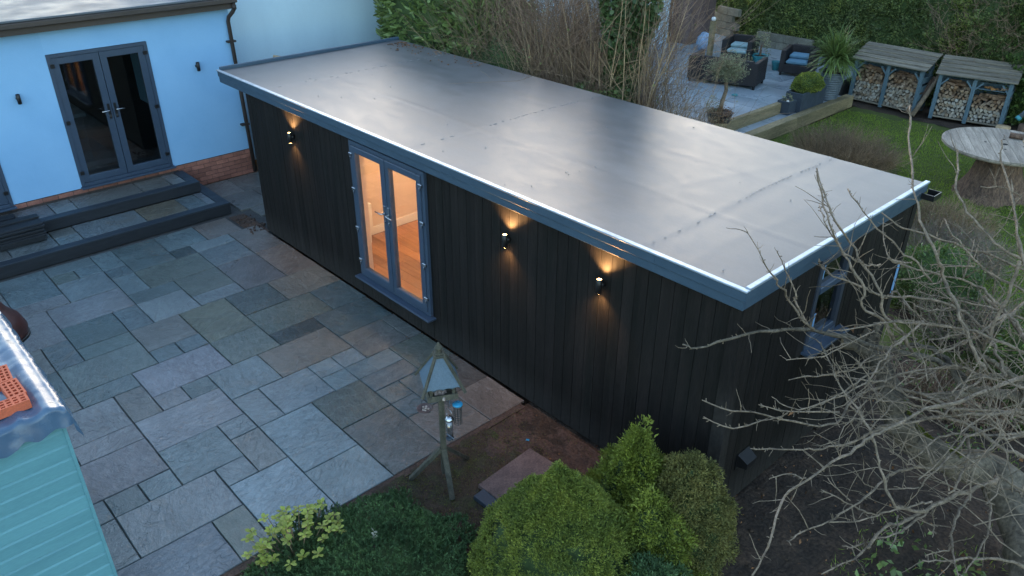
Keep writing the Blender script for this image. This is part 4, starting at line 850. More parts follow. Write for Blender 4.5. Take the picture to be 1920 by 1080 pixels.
i = np.arange(X.size).reshape(X.shape); Fq = np.stack([i[:-1, :-1], i[:-1, 1:], i[1:, 1:], i[1:, :-1]], -1).reshape(-1, 4)
link('roof_membrane', npmesh('roof_membrane', P, Fq, 'roof', True), off)
ob('roof_deck', 'black', -9.2, -.036, .03, 3.31, 2.343, 2.462)
# lap joints: thin adhesive-whitened strips
for sx in (-7.80, -4.45, -1.06):
    mb = MB()
    for k in range(46):
        y0 = .1+k*.07
        if rnd.random() < (.75 if y0 > 1.6 else .25): mb.obox(sx+.02*math.sin(y0*2.3)+.03+rnd.uniform(-.006, .006), y0, 2.488, 2.4915, rnd.uniform(.003, .006), rnd.uniform(.02, .06), rnd.uniform(-.15, .15))
    o = mb.build('seam_residue', 'scuff', off, -Vector(off.location), kind='stuff')
mb = MB()
for k in range(26): mb.obox(rnd.uniform(-9, -.2), rnd.uniform(.1, 3.2), 2.488, 2.494, rnd.uniform(.006, .02), rnd.uniform(.005, .012), rnd.uniform(0, 3))
mb.build('roof_grit', 'scuff', off, -Vector(off.location), kind='stuff')
mb = MB()
for k in range(90):
    x = -9+rnd.random()**2*2.2; mb.obox(x, 3.28-rnd.random()**2*.5, 2.488, 2.496, rnd.uniform(.01, .04), rnd.uniform(.008, .02), rnd.uniform(0, 3))
mb.build('roof_leaf_litter', 'leaf_litter', off, -Vector(off.location), kind='stuff')
# outlet box on the far corner, hood on the end wall
ob('rainwater_outlet', 'black', .02, .15, 3.20, 3.38, 2.36, 2.365); 
for a in ((.02, .15, 3.20, 3.21), (.02, .15, 3.37, 3.38), (.14, .15, 3.21, 3.37)): ob('outlet_side', 'black', *a, 2.365, 2.42)
hood = empty('vent_hood', (0, 0, 0)); hood.parent = off; hood.location = Vector((XR+.026, .48, .52))-off.location
mb = MB().box(0, .012, -.10, .10, -.09, .09, .003); mb.build('back_plate', 'black', hood)
mb = MB(); n = 0
mb.v += [(.012, -.09, .085), (.012, .09, .085), (.012, .09, -.05), (.012, -.09, -.05), (.11, -.08, .03), (.11, .08, .03), (.11, .08, -.03), (.11, -.08, -.03)]
mb.f += [(0, 4, 5, 1), (0, 3, 7, 4), (1, 5, 6, 2), (4, 7, 6, 5)]
mb.build('hood', 'black', hood)
# french door of the garden room
gd = empty('french_door', (0, 0, 0)); gd.parent = off; gd.location = Vector((-4.945, YF, .34))-off.location
G0 = off.location+gd.location
def gq(name, m, x0, x1, y0, y1, z0, z1, bev=0.0):
    o = B(name, m, None, x0, x1, y0, y1, z0, z1, bev); o.parent = gd; o.location = Vector(o.location)-G0; return o
z0, z1, fr = .352, 2.262, .052
gq('frame', 'grey_frame', DX0, DX0+fr, .045, .125, z0, z1, .004); gq('frame', 'grey_frame', DX1-fr, DX1, .045, .125, z0, z1, .004)
gq('frame', 'grey_frame', DX0+fr, DX1-fr, .045, .125, z1-fr, z1, .004); gq('frame', 'grey_frame', DX0+fr, DX1-fr, .045, .125, z0, z0+.045, .004)
gq('sill', 'grey_frame', DX0-.03, DX1+.06, -.045, .10, .322, .350, .005)
mid = (DX0+DX1)/2
for a, b_, sgn in ((DX0+fr, mid-.002, 1), (mid+.002, DX1-fr, -1)):
    w = .085; zb, zt = z0+.048, z1-fr-.003; ya, yb = .030, .098
    gq('stile', 'grey_frame', a+.003, a+w, ya, yb, zb, zt, .010); gq('stile', 'grey_frame', b_-w, b_-.003, ya, yb, zb, zt, .010)
    gq('rail', 'grey_frame', a+w, b_-w, ya, yb, zt-w, zt, .010); gq('rail', 'grey_frame', a+w, b_-w, ya, yb, zb, zb+w+.01, .010)
    gq('pane', 'glass', a+w, b_-w, .060, .068, zb+w+.01, zt-w)
    hx = b_-.040 if sgn > 0 else a+.040
    gq('handle_plate', 'chrome', hx-.014, hx+.014, .018, .029, 1.34, 1.60, .004)
    mb = MB(); mb.tube([(0, 0, 0), (0, -.045, 0), (-.02*sgn, -.052, 0), (-.13*sgn, -.052, -.002)], [.010, .009, .009, .008], 8)
    o = mb.build('handle', 'chrome', gd); o.location = Vector((hx, .018, 1.50))-G0
    gq('lock_cylinder', 'chrome', hx-.008, hx+.008, .010, .018, 1.365, 1.395, .002)
    xe = a if sgn > 0 else b_
    for hz in (.59, 1.06, 1.61, 2.08):
        gq('hinge', 'chrome', xe-.035, xe+.035, .016, .044, hz-.012, hz+.030, .005)
        gq('hinge_pin', 'chrome', xe-.006 if sgn > 0 else xe-.010, xe+.010 if sgn > 0 else xe+.006, .012, .030, hz-.055, hz-.013, .003)
if True:
    gq('astragal', 'grey_frame', mid-.02, mid+.02, .020, .030, z0+.05, z1-fr-.005, .003)
# end window
gw = empty('window', (0, 0, 0)); gw.parent = off; gw.location = Vector((XR, (WY0+WY1)/2, WZ0))-off.location; W0 = off.location+gw.location
def wq(name, m, x0, x1, y0, y1, z0, z1, bev=0.0):
    o = B(name, m, None, x0, x1, y0, y1, z0, z1, bev); o.parent = gw; o.location = Vector(o.location)-W0; return o
xo = XR+.035; f = .06
wq('frame', 'dark_frame', XR-.05, xo, WY0, WY0+f, WZ0, WZ1, .004); wq('frame', 'dark_frame', XR-.05, xo, WY1-f, WY1, WZ0, WZ1, .004)
wq('frame', 'dark_frame', XR-.05, xo, WY0+f, WY1-f, WZ1-f, WZ1, .004); wq('frame', 'grey_frame', XR-.05, xo, WY0+f, WY1-f, WZ0, WZ0+f, .004)
wq('transom', 'grey_frame', XR-.05, xo+.01, WY0+f, WY1-f, 1.93, 2.0, .006)
wq('sill', 'grey_frame', XR+.026, XR+.14, WY0-.03, WY1+.12, WZ0-.085, WZ0-.055, .004); wq('sill_riser', 'grey_frame', XR+.026, XR+.036, WY0, WY1, WZ0-.055, WZ0-.002)
wq('pane', 'glass_dark', XR-.01, XR+.0, WY0+f, WY1-f, WZ0+f, 1.93); wq('pane', 'glass_dark', XR-.01, XR+.0, WY0+f, WY1-f, 2.0, WZ1-f)
wq('sticker', 'film', XR+.002, XR+.004, WY0+.065, WY0+.15, 2.05, 2.20); wq('sticker', 'film', XR+.002, XR+.004, WY0+.075, WY0+.17, 1.50, 1.68)
ob('corner_trim', 'clad', XR+.001, XR+.03, YB-.10, YB+.01, .015, ZT, .003)
ob('corner_film', 'film', XR+.031, XR+.034, YB-.10, YB-.04, 1.25, 1.62)
# radiator and ceiling lights of the room
rad = empty('radiator', (-6.60, .62, .36), 0, 'white panel heater standing inside the garden room left of the doors', 'radiator')
MB().box(-.04, .04, -.28, .20, .06, .56, .02).build('panel', 'white', rad); 
for yy in (-.2, .12): MB().box(-.07, .07, yy-.015, yy+.015, -.058, .06, .004).build('foot', 'white', rad)
for k, x in enumerate((-5.7, -4.2)):
    t = empty('ceiling_light', (x, 1.6, 2.285), 0, ['round downlight in the garden room ceiling nearest the partition', 'round downlight in the garden room ceiling in line with the right door', 'round downlight in the garden room ceiling farthest from the partition'][k], 'ceiling light', 'garden room downlights')
    MB().lathe([(.0, .003), (.055, .003), (.055, .014)], n=16).build('lamp_disc', 'bulb_room', t); MB().lathe([(.056, .0), (.07, .0), (.07, .014), (.056, .014)], n=16).build('rim', 'white', t)
    l = bpy.data.lights.new('room_glow', 'POINT'); l.energy = 8.0; l.color = (1, .60, .33); l.shadow_soft_size = .06
    lo = bpy.data.objects.new('room_glow', l); C.objects.link(lo); lo.parent = t; lo.location = (0, 0, -.09)
for x, lb in ((-7.23, 'lit wall lamp on the black cladding left of the doors'), (-2.775, 'lit wall lamp on the black cladding nearest the right side of the doors'), (-1.48, 'lit wall lamp on the black cladding nearest the building corner')):
    wall_light((x, YF-.002, 1.92), 0, lb, True, 'lit up and down wall lamps')
# ---------------------------------------------------------------- shed with tarp and bricks (foreground left)
SX, SY, SZ = -2.62, -4.27, 2.06
shed = empty('shed', (SX, SY, 0), 0, 'teal painted shiplap shed in the bottom left corner', 'shed')
k = 0; z = .02
while z < SZ-.02:
    h = min(.118, SZ-z)
    mb = MB(); L_ = 2.4; n = 0
    # shiplap profile: rounded shoulder at the top of each board
    prof = [(.004, 0), (.014, .003), (.015, h*.85), (.011, h-.010), (.005, h-.002)]
    for y in (-L_, 0): mb.v += [(px, y, pz) for px, pz in prof]+[(-.01, y, h), (-.01, y, 0)]
    q = 7; mb.f += [(j, j+q, j+q+1, j+1) for j in range(q-1)]+[(q-1, 2*q-1, q, 0), tuple(reversed(range(q))), tuple(range(q, 2*q))]
    mb.build('board', 'teal', shed, (0, 0, z)); z += .119; k += 1
MB().box(-1.9, -.012, -2.4, -.012, 0, SZ).build('body', 'teal', shed)
MB().box(-.05, .026, -.010, .012, 0, SZ, .004).build('corner_trim', 'teal', shed)
MB().box(-2.0, .03, -2.4, .02, SZ+.001, SZ+.05, .01).build('roof', 'tarp_dark', shed)
# plastic sheet over the shed roof
def tarp():
    nx, ny = 90, 90; V = []; 
    for i in range(nx):
        for j in range(ny):
            u = i/(nx-1); v = j/(ny-1)
            x = -1.95+u*(2.10+.22*(1-v)*(1+.35*math.sin(v*9))); y = -1.9+v*2.16    # local; overshoot hangs over the edges
            zz = SZ+.06; 
            edge = 0
            ex = max(0, x-.04); ey = max(0, y-.04)
            xx, yy = x-ex, y-ey
            zz -= ex*.95+ey*.9
            xx += ex*.25+.0; yy += ey*.2
            wr = n3(np.array([[x*4.0+y*2, y*3.5-x, 1.0]]))[0]; w2 = n3(np.array([[x*11, y*2.6+x*3, 4.0]]))[0]
            zz += .005*wr+.005*w2
            if ex > 0: xx += .022*abs(n3(np.array([[y*7, x*2, 2.0]]))[0])+.006; zz += .05*n3(np.array([[y*3.1, 0, 7.0]]))[0]*(ex/.2)
            if ey > 0: yy += .03*abs(n3(np.array([[x*6, y*2, 5.0]]))[0])
            # raised roll along the long edge
            zz += .035*math.exp(-((y+.06)/.05)**2)+.025*math.exp(-((y+.22+.06*math.sin(x*2))/.04)**2)
            V.append((SX+xx, SY+yy, zz))
    i = np.arange(nx*ny).reshape(nx, ny); Fq = np.stack([i[:-1, :-1], i[1:, :-1], i[1:, 1:], i[:-1, 1:]], -1).reshape(-1, 4)
    return link('plastic_sheet', npmesh('plastic_sheet', np.array(V), Fq, 'tarp', True))
tag(tarp(), 'crumpled blue plastic sheet draped over the teal shed roof', 'plastic sheet')
# perforated bricks weighing the sheet down
def pbrick():
    # 228 x 108 x 69 mm with three rows of five square-ish holes (real holes in the top)
    mb = MB(); L_, W_, H_ = .228, .108, .069; nx, ny = 11, 7
    xs = [-L_/2+L_*t for t in (0, .07, .19, .26, .38, .44, .56, .62, .74, .81, .93, 1)]; ys = [-W_/2+W_*t for t in (0, .12, .28, .40, .60, .72, .88, 1)]
    hole = lambda a, b: a % 2 == 1 and b % 2 == 1
    idx = {}
    def vid(a, b, z):
        if (a, b, z) not in idx: idx[(a, b, z)] = len(mb.v); mb.v.append((xs[a], ys[b], z))
        return idx[(a, b, z)]
    for a in range(11):
        for b in range(7):
            if hole(a, b):
                for (p, q) in (((a, b), (a+1, b)), ((a+1, b), (a+1, b+1)), ((a+1, b+1), (a, b+1)), ((a, b+1), (a, b))):
                    mb.f.append((vid(*p, H_), vid(*q, H_), vid(*q, .02), vid(*p, .02)))
                mb.f.append((vid(a, b, .02), vid(a+1, b, .02), vid(a+1, b+1, .02), vid(a, b+1, .02)))
            else: mb.f.append((vid(a, b, H_), vid(a+1, b, H_), vid(a+1, b+1, H_), vid(a, b+1, H_)))
    mb.box(-L_/2, L_/2, -W_/2, W_/2, 0, H_-.0005); f = mb.f; f.pop(-5)
    return mb.mesh('perforated_brick', 'perf')
pbm = pbrick(); zt = SZ+.068
for x, y, a, zz, lb in ((SX-.135, SY-.235, 90, 0, 'perforated red brick nearest the corner of the blue sheet'), (SX-.150, SY-.475, 91, 0, 'perforated red brick at the front edge of the blue sheet by the frame edge'),
                     (SX-.30, SY-.170, 2, 0, 'second perforated red brick back along the sheet from its corner'), (SX-.535, SY-.185, -3, 0, 'third perforated red brick back along the sheet from its corner'),
                     (SX-.77, SY-.26, 8, .0, 'perforated red brick farthest from the shed corner')):
    tag(link('perforated_brick', pbm, None, (x, y, zt+zz), (0, 0, R(a))), lb, 'brick', 'perforated bricks holding down the sheet')
# clay chimenea beyond the shed
cm = empty('chimenea', (-7.12, -4.02, 0), 0, 'dark red brown clay patio chimenea behind the blue sheet at the left edge', 'chimenea')
MB().lathe([(.0, .25), (.16, .27), (.27, .38), (.30, .52), (.25, .66), (.15, .78), (.105, .88), (.095, 1.04), (.10, 1.06)], n=28).build('body', 'rust', cm)
MB().lathe([(.095, 1.06), (.125, 1.06), (.130, 1.12), (.115, 1.13), (.085, 1.12), (.08, .9)], n=24).build('neck_rim', 'rust', cm)
for a in (30, 150, 270): MB().tube([(.22*math.cos(R(a)), .22*math.sin(R(a)), .36), (.28*math.cos(R(a)), .28*math.sin(R(a)), 0)], .014, 6).build('leg', 'black', cm)
MB().lathe([(.285, .40), (.30, .40), (.30, .43), (.285, .43)], n=24).build('stand_ring', 'black', cm)

# ---------------------------------------------------------------- bird table and feeders
BX, BY = -2.14, -1.37
bt = empty('bird_table', (BX, BY, 0), R(-28), 'weathered wooden bird table with a blue grey pyramid roof beside the patio edge', 'bird table')
MB().bar((0, 0, .05), (0, 0, 1.03), .052).build('post', 'bt_wood', bt)
for a in (262, 2, 127): MB().bar((.34*math.cos(R(a)), .34*math.sin(R(a)), .0), (.02*math.cos(R(a)), .02*math.sin(R(a)), .36), .05, .035).build('leg', 'bt_wood', bt)
MB().box(-.125, .125, -.125, .125, 1.03, 1.05, .003).build('tray', 'bt_wood', bt)
for k in range(4):
    g_ = MB().box(-.14, .14, -.012, .012, 0, .055, .003).build('tray_rail', 'bt_wood', bt, (.135*math.cos(R(90*k)), .135*math.sin(R(90*k)), 1.035), (R(-18), 0, R(90*k+90)))
for sx in (-1, 1):
    for sy in (-1, 1): MB().bar((sx*.105, sy*.105, 1.05), (sx*.10, sy*.10, 1.24), .026).build('upright', 'bt_wood', bt)
# four roof panels with scalloped lower edges, hip battens and a turned finial
for k in range(4):
    n = 12; v = []; hw = .172
    for t in range(n+1):
        u = -hw+2*hw*t/n; v.append((u, -.170, 1.180+.016*abs(math.sin(t*math.pi/3))))
    v += [(.035, -.035, 1.455), (-.035, -.035, 1.455)]
    v2 = [(x*.96, y*.95, z-.012) for x, y, z in v]; N_ = len(v)
    me = bpy.data.meshes.new('roof_panel'); me.from_pydata(v+v2, [], [tuple(range(N_)), tuple(reversed(range(N_, 2*N_)))]+[(j, j+N_, (j+1) % N_+N_, (j+1) % N_) for j in range(N_)]); me.materials.append(MT['bt_roof'])
    link('roof_panel', me, bt, None, (0, 0, R(90*k)))
    MB().bar((-.198, -.198, 1.135), (-.035, -.035, 1.468), .024, .02).build('hip_batten', 'bt_wood', bt, None, (0, 0, R(90*k)))
MB().box(-.055, .055, -.055, .055, 1.445, 1.470, .004).build('cap_block', 'bt_wood', bt)
MB().box(-.04, .04, -.04, .04, 1.470, 1.488, .004).build('cap_block', 'bt_wood', bt)
MB().lathe([(.038, 1.485), (.022, 1.50), (.034, 1.515), (.040, 1.53), (.030, 1.55), (.012, 1.565), (.015, 1.58), (.0, 1.595)], n=14).build('finial', 'bt_wood', bt)
mb = MB()
for k in range(40): mb.obox(rnd.gauss(.02, .035), rnd.gauss(-.03, .03), 1.052, 1.052+rnd.uniform(.012, .035), rnd.uniform(.015, .03), rnd.uniform(.012, .025), rnd.uniform(0, 3))
tag(mb.build('bird_food', 'seedfat', None, (BX, BY, 0), None), 'pale crumbs of bird food heaped on the bird table tray', 'bird food')
MB().lathe([(0, 0), (.02, .004), (.03, .022), (.022, .04), (0, .048)], n=10).build('berry', 'copper', None, (BX+.02, BY+.02, 1.06))
bpy.data.objects['berry'].name = 'fat_ball'; tag(bpy.data.objects['fat_ball'], 'dark red fat ball at the back of the bird table tray', 'fat ball')
def ring(mb, c, r, rad=.003, n=20, ax='z', part=1.0):
    pts = []
    for k in range(n+1):
        a = 2*math.pi*part*k/n
        pts.append((c[0]+r*math.cos(a), c[1]+r*math.sin(a), c[2]) if ax == 'z' else (c[0]+r*math.cos(a), c[1], c[2]+r*math.sin(a)))
    mb.tube(pts, rad, 4, False)
hx, hy = BX+.12, BY+.045
f1 = empty('bird_feeder', (hx+.03, hy+.03, .72), 0, 'cylindrical wire bird feeder with a blue lid hanging from the bird table', 'bird feeder')
MB().lathe([(.0, .235), (.040, .235), (.050, .225), (.050, .215), (0, .215)], n=16).build('lid', 'bluecap', f1)
mb = MB()
for k in range(10): a = 2*math.pi*k/10; mb.bar((.038*math.cos(a), .038*math.sin(a), 0), (.038*math.cos(a), .038*math.sin(a), .215), .003)
for z in np.linspace(0, .21, 9): ring(mb, (0, 0, z), .038, .002, 12)
ring(mb, (0, 0, .28), .035, .002, 16, 'x'); mb.build('wire_cage', 'wire', f1)
f2 = empty('bird_feeder', (hx+.005, hy-.055, .56), 0, 'clear tube bird feeder with a steel cap hanging lowest from the bird table', 'bird feeder')
MB().lathe([(.0, .275), (.02, .272), (.043, .245), (.045, .23), (0, .228)], n=18).build('lid', 'chrome', f2)
MB().lathe([(.033, 0), (.033, .23)], n=14).build('tube', 'clearplastic', f2); MB().lathe([(0, 0), (.036, 0), (.038, .02), (0, .022)], n=14).build('base', 'slate_pot', f2)
mb = MB(); ring(mb, (0, 0, .31), .045, .003, 18, 'x'); mb.build('handle', 'chrome', f2); MB().bar((-.06, 0, .03), (.06, 0, .03), .006).build('perch', 'chrome', f2)
f3 = empty('bird_feeder', (BX-.13, BY-.10, .80), 0, 'round brown mesh dish feeder beside the bird table post', 'bird feeder')
MB().lathe([(0, 0), (.04, .004), (.075, .02), (.078, .03), (.07, .028), (0, .01)], n=18).build('dish', 'copper', f3)
mb = MB(); ring(mb, (-.10, 0, .02), .085, .0025, 22); ring(mb, (.02, 0, .06), .07, .002, 20, 'x'); mb.build('wire_hoop', 'wire', f3)
mb = MB()
for k in range(9): mb.obox(rnd.gauss(0, .025), rnd.gauss(0, .025), .012, .03, .018, .014, rnd.uniform(0, 3))
mb.build('food', 'seedfat', f3)
f4 = empty('bird_feeder', (hx-.05, hy-.02, .93), 0, 'flat wire suet cage directly under the bird table tray', 'bird feeder')
mb = MB()
for k in range(9): mb.bar((-.07+.0175*k, -.02, 0), (-.07+.0175*k, -.02, .085), .0025); mb.bar((-.07+.0175*k, .02, 0), (-.07+.0175*k, .02, .085), .0025)
for z in (0, .02, .04, .06, .085):
    for yy in (-.02, .02): mb.bar((-.07, yy, z), (.07, yy, z), .0025)
mb.build('wire_cage', 'chrome', f4); 

for (x_, y_, z0_, z1_, p_) in ((.0, .0, .28, .33, f1), (.0, .0, .35, .54, f2), (.02, .0, .13, .22, f3), (0, 0, .085, .10, f4)): MB().bar((x_, y_, z0_), (x_, y_, z1_), .003).build('hook', 'wire', p_)
# slabs lying on the bare earth
a = R(-40)
tag(MB().box(-.26, .26, -.36, .36, 0, .045, .004).build('loose_slab', 'brownwall', None, (-1.52, -.88, .045), (R(2), R(-2), R(2))), 'brown paving slab lying loose on the bare earth behind the round conifer', 'slab')
tag(MB().box(-.24, .24, -.12, .12, 0, .05, .004).build('loose_slab', 'slate_pot', None, (-1.46, -1.24, .0), (0, R(3), R(4))), 'blue grey stone block half under the loose brown slab', 'slab')
tag(MB().box(-.018, .018, -.012, .012, 0, .01, .002).build('plastic_scrap', 'bluecap', None, (-1.98, -.38, -.01), (0, 0, .6)), 'tiny blue plastic scrap on the bare earth near the wall', 'scrap')

# ---------------------------------------------------------------- raised terrace
TZ = .43
ter = B('terrace', 'sand', None, -12.2, -6.16, 8.2, 17.6, -.1, TZ-.035, kind='structure'); 
ter2 = B('terrace_step', 'sand', None, -6.14, -5.78, 6.0, 14.0, -.1, .165, kind='structure')
TCOL = [(1, 1, 1), (.93, .95, .97), (1.05, 1.03, 1.0), (.88, .9, .92)]
y = 8.3; r = 0
while y < 17.4:
    x = -6.17-(.45 if r % 2 else 0)
    if r % 2: slab(0, 0, 0, 0, ter, rect=(x, -6.17, y, y+.62), colour=(1, 1, 1), z=TZ, m='palestone', gap=.009)
    while x > -12.0:
        slab(0, 0, 0, 0, ter, rect=(max(x-.93, -12.15), x, y, y+.62), colour=TCOL[rnd.randrange(4)], z=TZ, m='palestone', gap=.009); x -= .93
    y += .62; r += 1
y = 7.0
while y < 13.9: slab(0, 0, 0, 0, ter2, rect=(-6.13, -5.78, y, min(y+.93, 14.0)), colour=(1, 1, 1), z=.20, m='palestone', gap=.009); y += .93
w1 = empty('sleeper_edging', (-5.66, 10, 0), 0, 'weathered timber sleeper edging along the lawn', 'sleeper wall')
w2 = empty('sleeper_edging', (-6.13, 10, .2), 0, 'weathered timber sleeper riser edging the upper terrace', 'sleeper wall')
y = 6.6
while y < 14.0:
    l = min(2.4, 14.05-y); MB().box(-.11, .10, 0, l-.006, -.03, .255, .012).build('sleeper', 'sleeper', w1, (0, y-10, 0)); y += l
y = 6.9
while y < 11.55:
    l = min(2.4, 11.55-y); MB().box(-.07, .06, 0, l-.006, -.02, .25, .012).build('sleeper', 'sleeper', w2, (0, y-10, 0)); y += l
bw_ = empty('block_wall', (-8.7, 16.45, TZ), 0, 'low grey garden wall between the two rattan armchairs below the hedge', 'wall')
for r in range(2):
    for k in range(4): MB().box(-.215, .215, -.07, .07, 0, .2, .006).build('block', 'block', bw_, (-1.1+.44*k+(.22 if r % 2 else 0), 0, .21*r))
bw2 = empty('block_wall', (-11.0, 16.9, TZ), R(-12), 'mossy block wall beside the brown rendered wall below the hedge', 'wall')
for r in range(4):
    for k in range(2): MB().box(-.215, .215, -.07, .07, 0, .2, .006).build('block', 'block', bw2, (-.6+.44*k+(.22 if r % 2 else 0), 0, .21*r))
brw = empty('rendered_wall', (-11.5, 15.6, TZ), 0, 'tall weathered brown wall beside the pale neighbouring house', 'wall')
MB().box(-.35, .35, -.63, .55, 0, 3.8, .01).build('wall', 'brownwall', brw)

# ---------------------------------------------------------------- furniture on the terrace
def armchair(name, loc, rz, W_, D_, lab, cat, cush=True, cm_='cushion', seatw=None):
    """rattan armchair / sofa; local -y is the open front"""
    t = empty(name, loc, rz, lab, cat); H_ = .66; a = .12
    MB().box(-W_/2, -W_/2+a, -D_/2, D_/2, .08, H_-.03, .015).build('arm', 'rattan', t)
    MB().box(W_/2-a, W_/2, -D_/2, D_/2, .08, H_-.03, .015).build('arm', 'rattan', t)
    MB().box(-W_/2+a, W_/2-a, D_/2-.11, D_/2, .08, H_, .015).build('backrest', 'rattan', t)
    MB().box(-W_/2+a, W_/2-a, -D_/2+.01, D_/2-.11, .08, .29, .01).build('seat', 'rattan', t)
    for x in (-W_/2+.05, W_/2-.05):
        for y in (-D_/2+.05, D_/2-.05): MB().box(x-.025, x+.025, y-.025, y+.025, 0, .08).build('leg', 'black', t)
    return t
armchair('rattan_sofa', (-8.02, 12.20, TZ), R(196), 1.70, .84, 'long dark brown rattan sofa seen from behind on the pale terrace', 'sofa')
armchair('rattan_armchair', (-8.98, 14.25, TZ), R(17), .80, .80, 'dark brown rattan armchair farthest left beyond the sofa', 'armchair')
armchair('rattan_armchair', (-7.25, 14.28, TZ), R(17), .80, .80, 'dark brown rattan armchair with blue cushions beside the strap leaved plant', 'armchair')
def cush(x, y, z, rz, m, lab, h=.09, w=.50, d=.50):
    tag(MB().box(-w/2, w/2, -d/2, d/2, 0, h, .03).build('cushion', m, None, (x, y, z), (0, 0, rz)), lab, 'cushion')
ca, sa = math.cos(R(17)), math.sin(R(17))
for (cx, cy), m_, l1, l2 in (((-8.98, 14.25), 'cushion', 'lower pale teal cushion on the left rattan armchair', 'upper pale teal cushion on the left rattan armchair'), ((-7.25, 14.28), 'bluecush', 'lower blue cushion on the right rattan armchair', 'upper blue cushion on the right rattan armchair')):
    cush(cx-sa*-.09, cy+ca*-.09, TZ+.292, R(17), m_, l1, .10, .52, .52); cush(cx-sa*.06, cy+ca*.06, TZ+.394, R(17), m_, l2, .10, .48, .34)
# post with a pale ball, sack
pp = empty('garden_post', (-9.72, 13.95, TZ), 0, 'short mossy timber post topped with a small white ball between sofa and armchair', 'post')
MB().box(-.06, .06, -.06, .06, 0, 1.0, .01).build('post', 'sleeper', pp); MB().lathe([(0, 0), (.05, .02), (.065, .06), (.05, .10), (0, .12)], (0, 0, 1.0), 12).build('ball', 'white', pp)
sk = []
tag(bumpy('sack', (-10.45, 14.75, TZ+.22), (.26, .22, .26), 'whitebag', None, 3, .25, 18, 12), 'white and blue sack by the brown wall left of the armchair', 'sack')
def pot(name, loc, prof, m, lab, cat='pot', n=22, soil_z=None, soil_r=None):
    t = empty(name, loc, 0, lab, cat); MB().lathe(prof, n=n).build('pot_wall', m, t)
    if soil_z: MB().lathe([(0, soil_z), (soil_r, soil_z), (soil_r, soil_z-.01)], n=n).build('compost', 'soil', t)
    return t
pot('flower_pot', (-8.36, 14.25, TZ), [(.12, 0), (.15, .1), (.22, .28), (.235, .30), (.215, .30), (.14, .1)], 'turq', 'wide turquoise glazed pot between the armchairs', soil_z=.26, soil_r=.19)
pot('flower_pot', (-8.07, 13.92, TZ), [(.09, 0), (.13, .22), (.145, .235), (.125, .235), (.09, .05)], 'turq', 'small turquoise glazed pot in front of the wide turquoise pot', soil_z=.2, soil_r=.11)
pot('flower_pot', (-7.84, 14.22, TZ), [(.09, 0), (.12, .20), (.13, .22), (.115, .22), (.09, .05)], 'turq', 'slim turquoise pot beside the right armchair leg', soil_z=.18, soil_r=.10)
# ribbed pot with strap leaved plant
prof = [(.19, 0)]
for k in range(11): z = .03+k*.055; r = .20+.010*k*.9; prof += [(r, z), (r+.014, z+.014), (r+.014, z+.034), (r, z+.050)]
prof += [(.32, .66), (.33, .68), (.29, .68), (.27, .5)]
pot('ribbed_pot', (-5.93, 13.45, .20), prof, 'ribpot', 'large ribbed blue grey pot at the end of the terrace edging', n=28, soil_z=.60, soil_r=.27)
def planter(loc, lx, ly, h, rz, lab):
    t = empty('planter', loc, rz, lab, 'planter'); w = .03
    for a in ((-lx/2, lx/2, -ly/2, -ly/2+w), (-lx/2, lx/2, ly/2-w, ly/2), (-lx/2, -lx/2+w, -ly/2+w+.001, ly/2-w-.001), (lx/2-w, lx/2, -ly/2+w+.001, ly/2-w-.001)):
        MB().box(*a, 0, h, .005).build('side_panel', 'slate_pot', t)
    MB().box(-lx/2+w, lx/2-w, -ly/2+w, ly/2-w, .01, h-.05).build('compost', 'soil', t); return t
planter((-5.98, 12.40, .20), .40, 1.08, .44, 0, 'long blue grey planter holding a clipped shrub on the terrace step')
planter((-6.03, 11.68, .20), .30, .32, .30, 0, 'small square blue grey planter in front of the long planter')
pot('round_planter', (-6.28, 9.35, TZ), [(.22, 0), (.27, .18), (.28, .2), (.25, .2), (.23, .1)], 'black', 'low round black pot of the small olive tree', soil_z=.16, soil_r=.24)
tag(MB().lathe([(0, 0), (.03, .01), (.035, .035), (0, .06)], n=10).build('pale_ball', 'white', None, (-5.98, 11.62, .46)), 'small white ball on the small square planter', 'ball')
tag(MB().box(-.05, .05, -.05, .05, 0, .05, .01).build('glass_lantern', 'turq', None, (-7.15, 11.28, TZ)), 'tiny glass lantern on the terrace by the sofa corner', 'lantern')

# ---------------------------------------------------------------- log stores
logm = []
for k in range(8):
    n = rnd.choice((4, 5, 5, 6)); r = .036+.014*rnd.random(); v = []; 
    angs = sorted(rnd.uniform(0, 2*math.pi) if False else (2*math.pi*(j+rnd.uniform(-.25, .25))/n) for j in range(n))
    rr = [r*rnd.uniform(.7, 1.3) for _ in angs]; mb = MB()
    for yy, s_ in ((0, .93), (.012, 1), (.28, .95)): mb.v += [(rr[j]*s_*math.cos(angs[j]), yy, rr[j]*s_*math.sin(angs[j])) for j in range(n)]
    mb.f = [tuple(range(n))]+[(a_*n+j, (a_+1)*n+j, (a_+1)*n+(j+1) % n, a_*n+(j+1) % n) for a_ in (0, 1) for j in range(n)]+[tuple(reversed(range(2*n, 3*n)))]
    logm.append(mb.mesh('split_log', 'log_end'))
LCOL = [(1, 1, 1.0), (.95, .9, .82), (.8, .78, .76), (1.1, 1.05, .98), (.75, .62, .5), (.6, .55, .5), (1.1, 1.12, 1.15)]
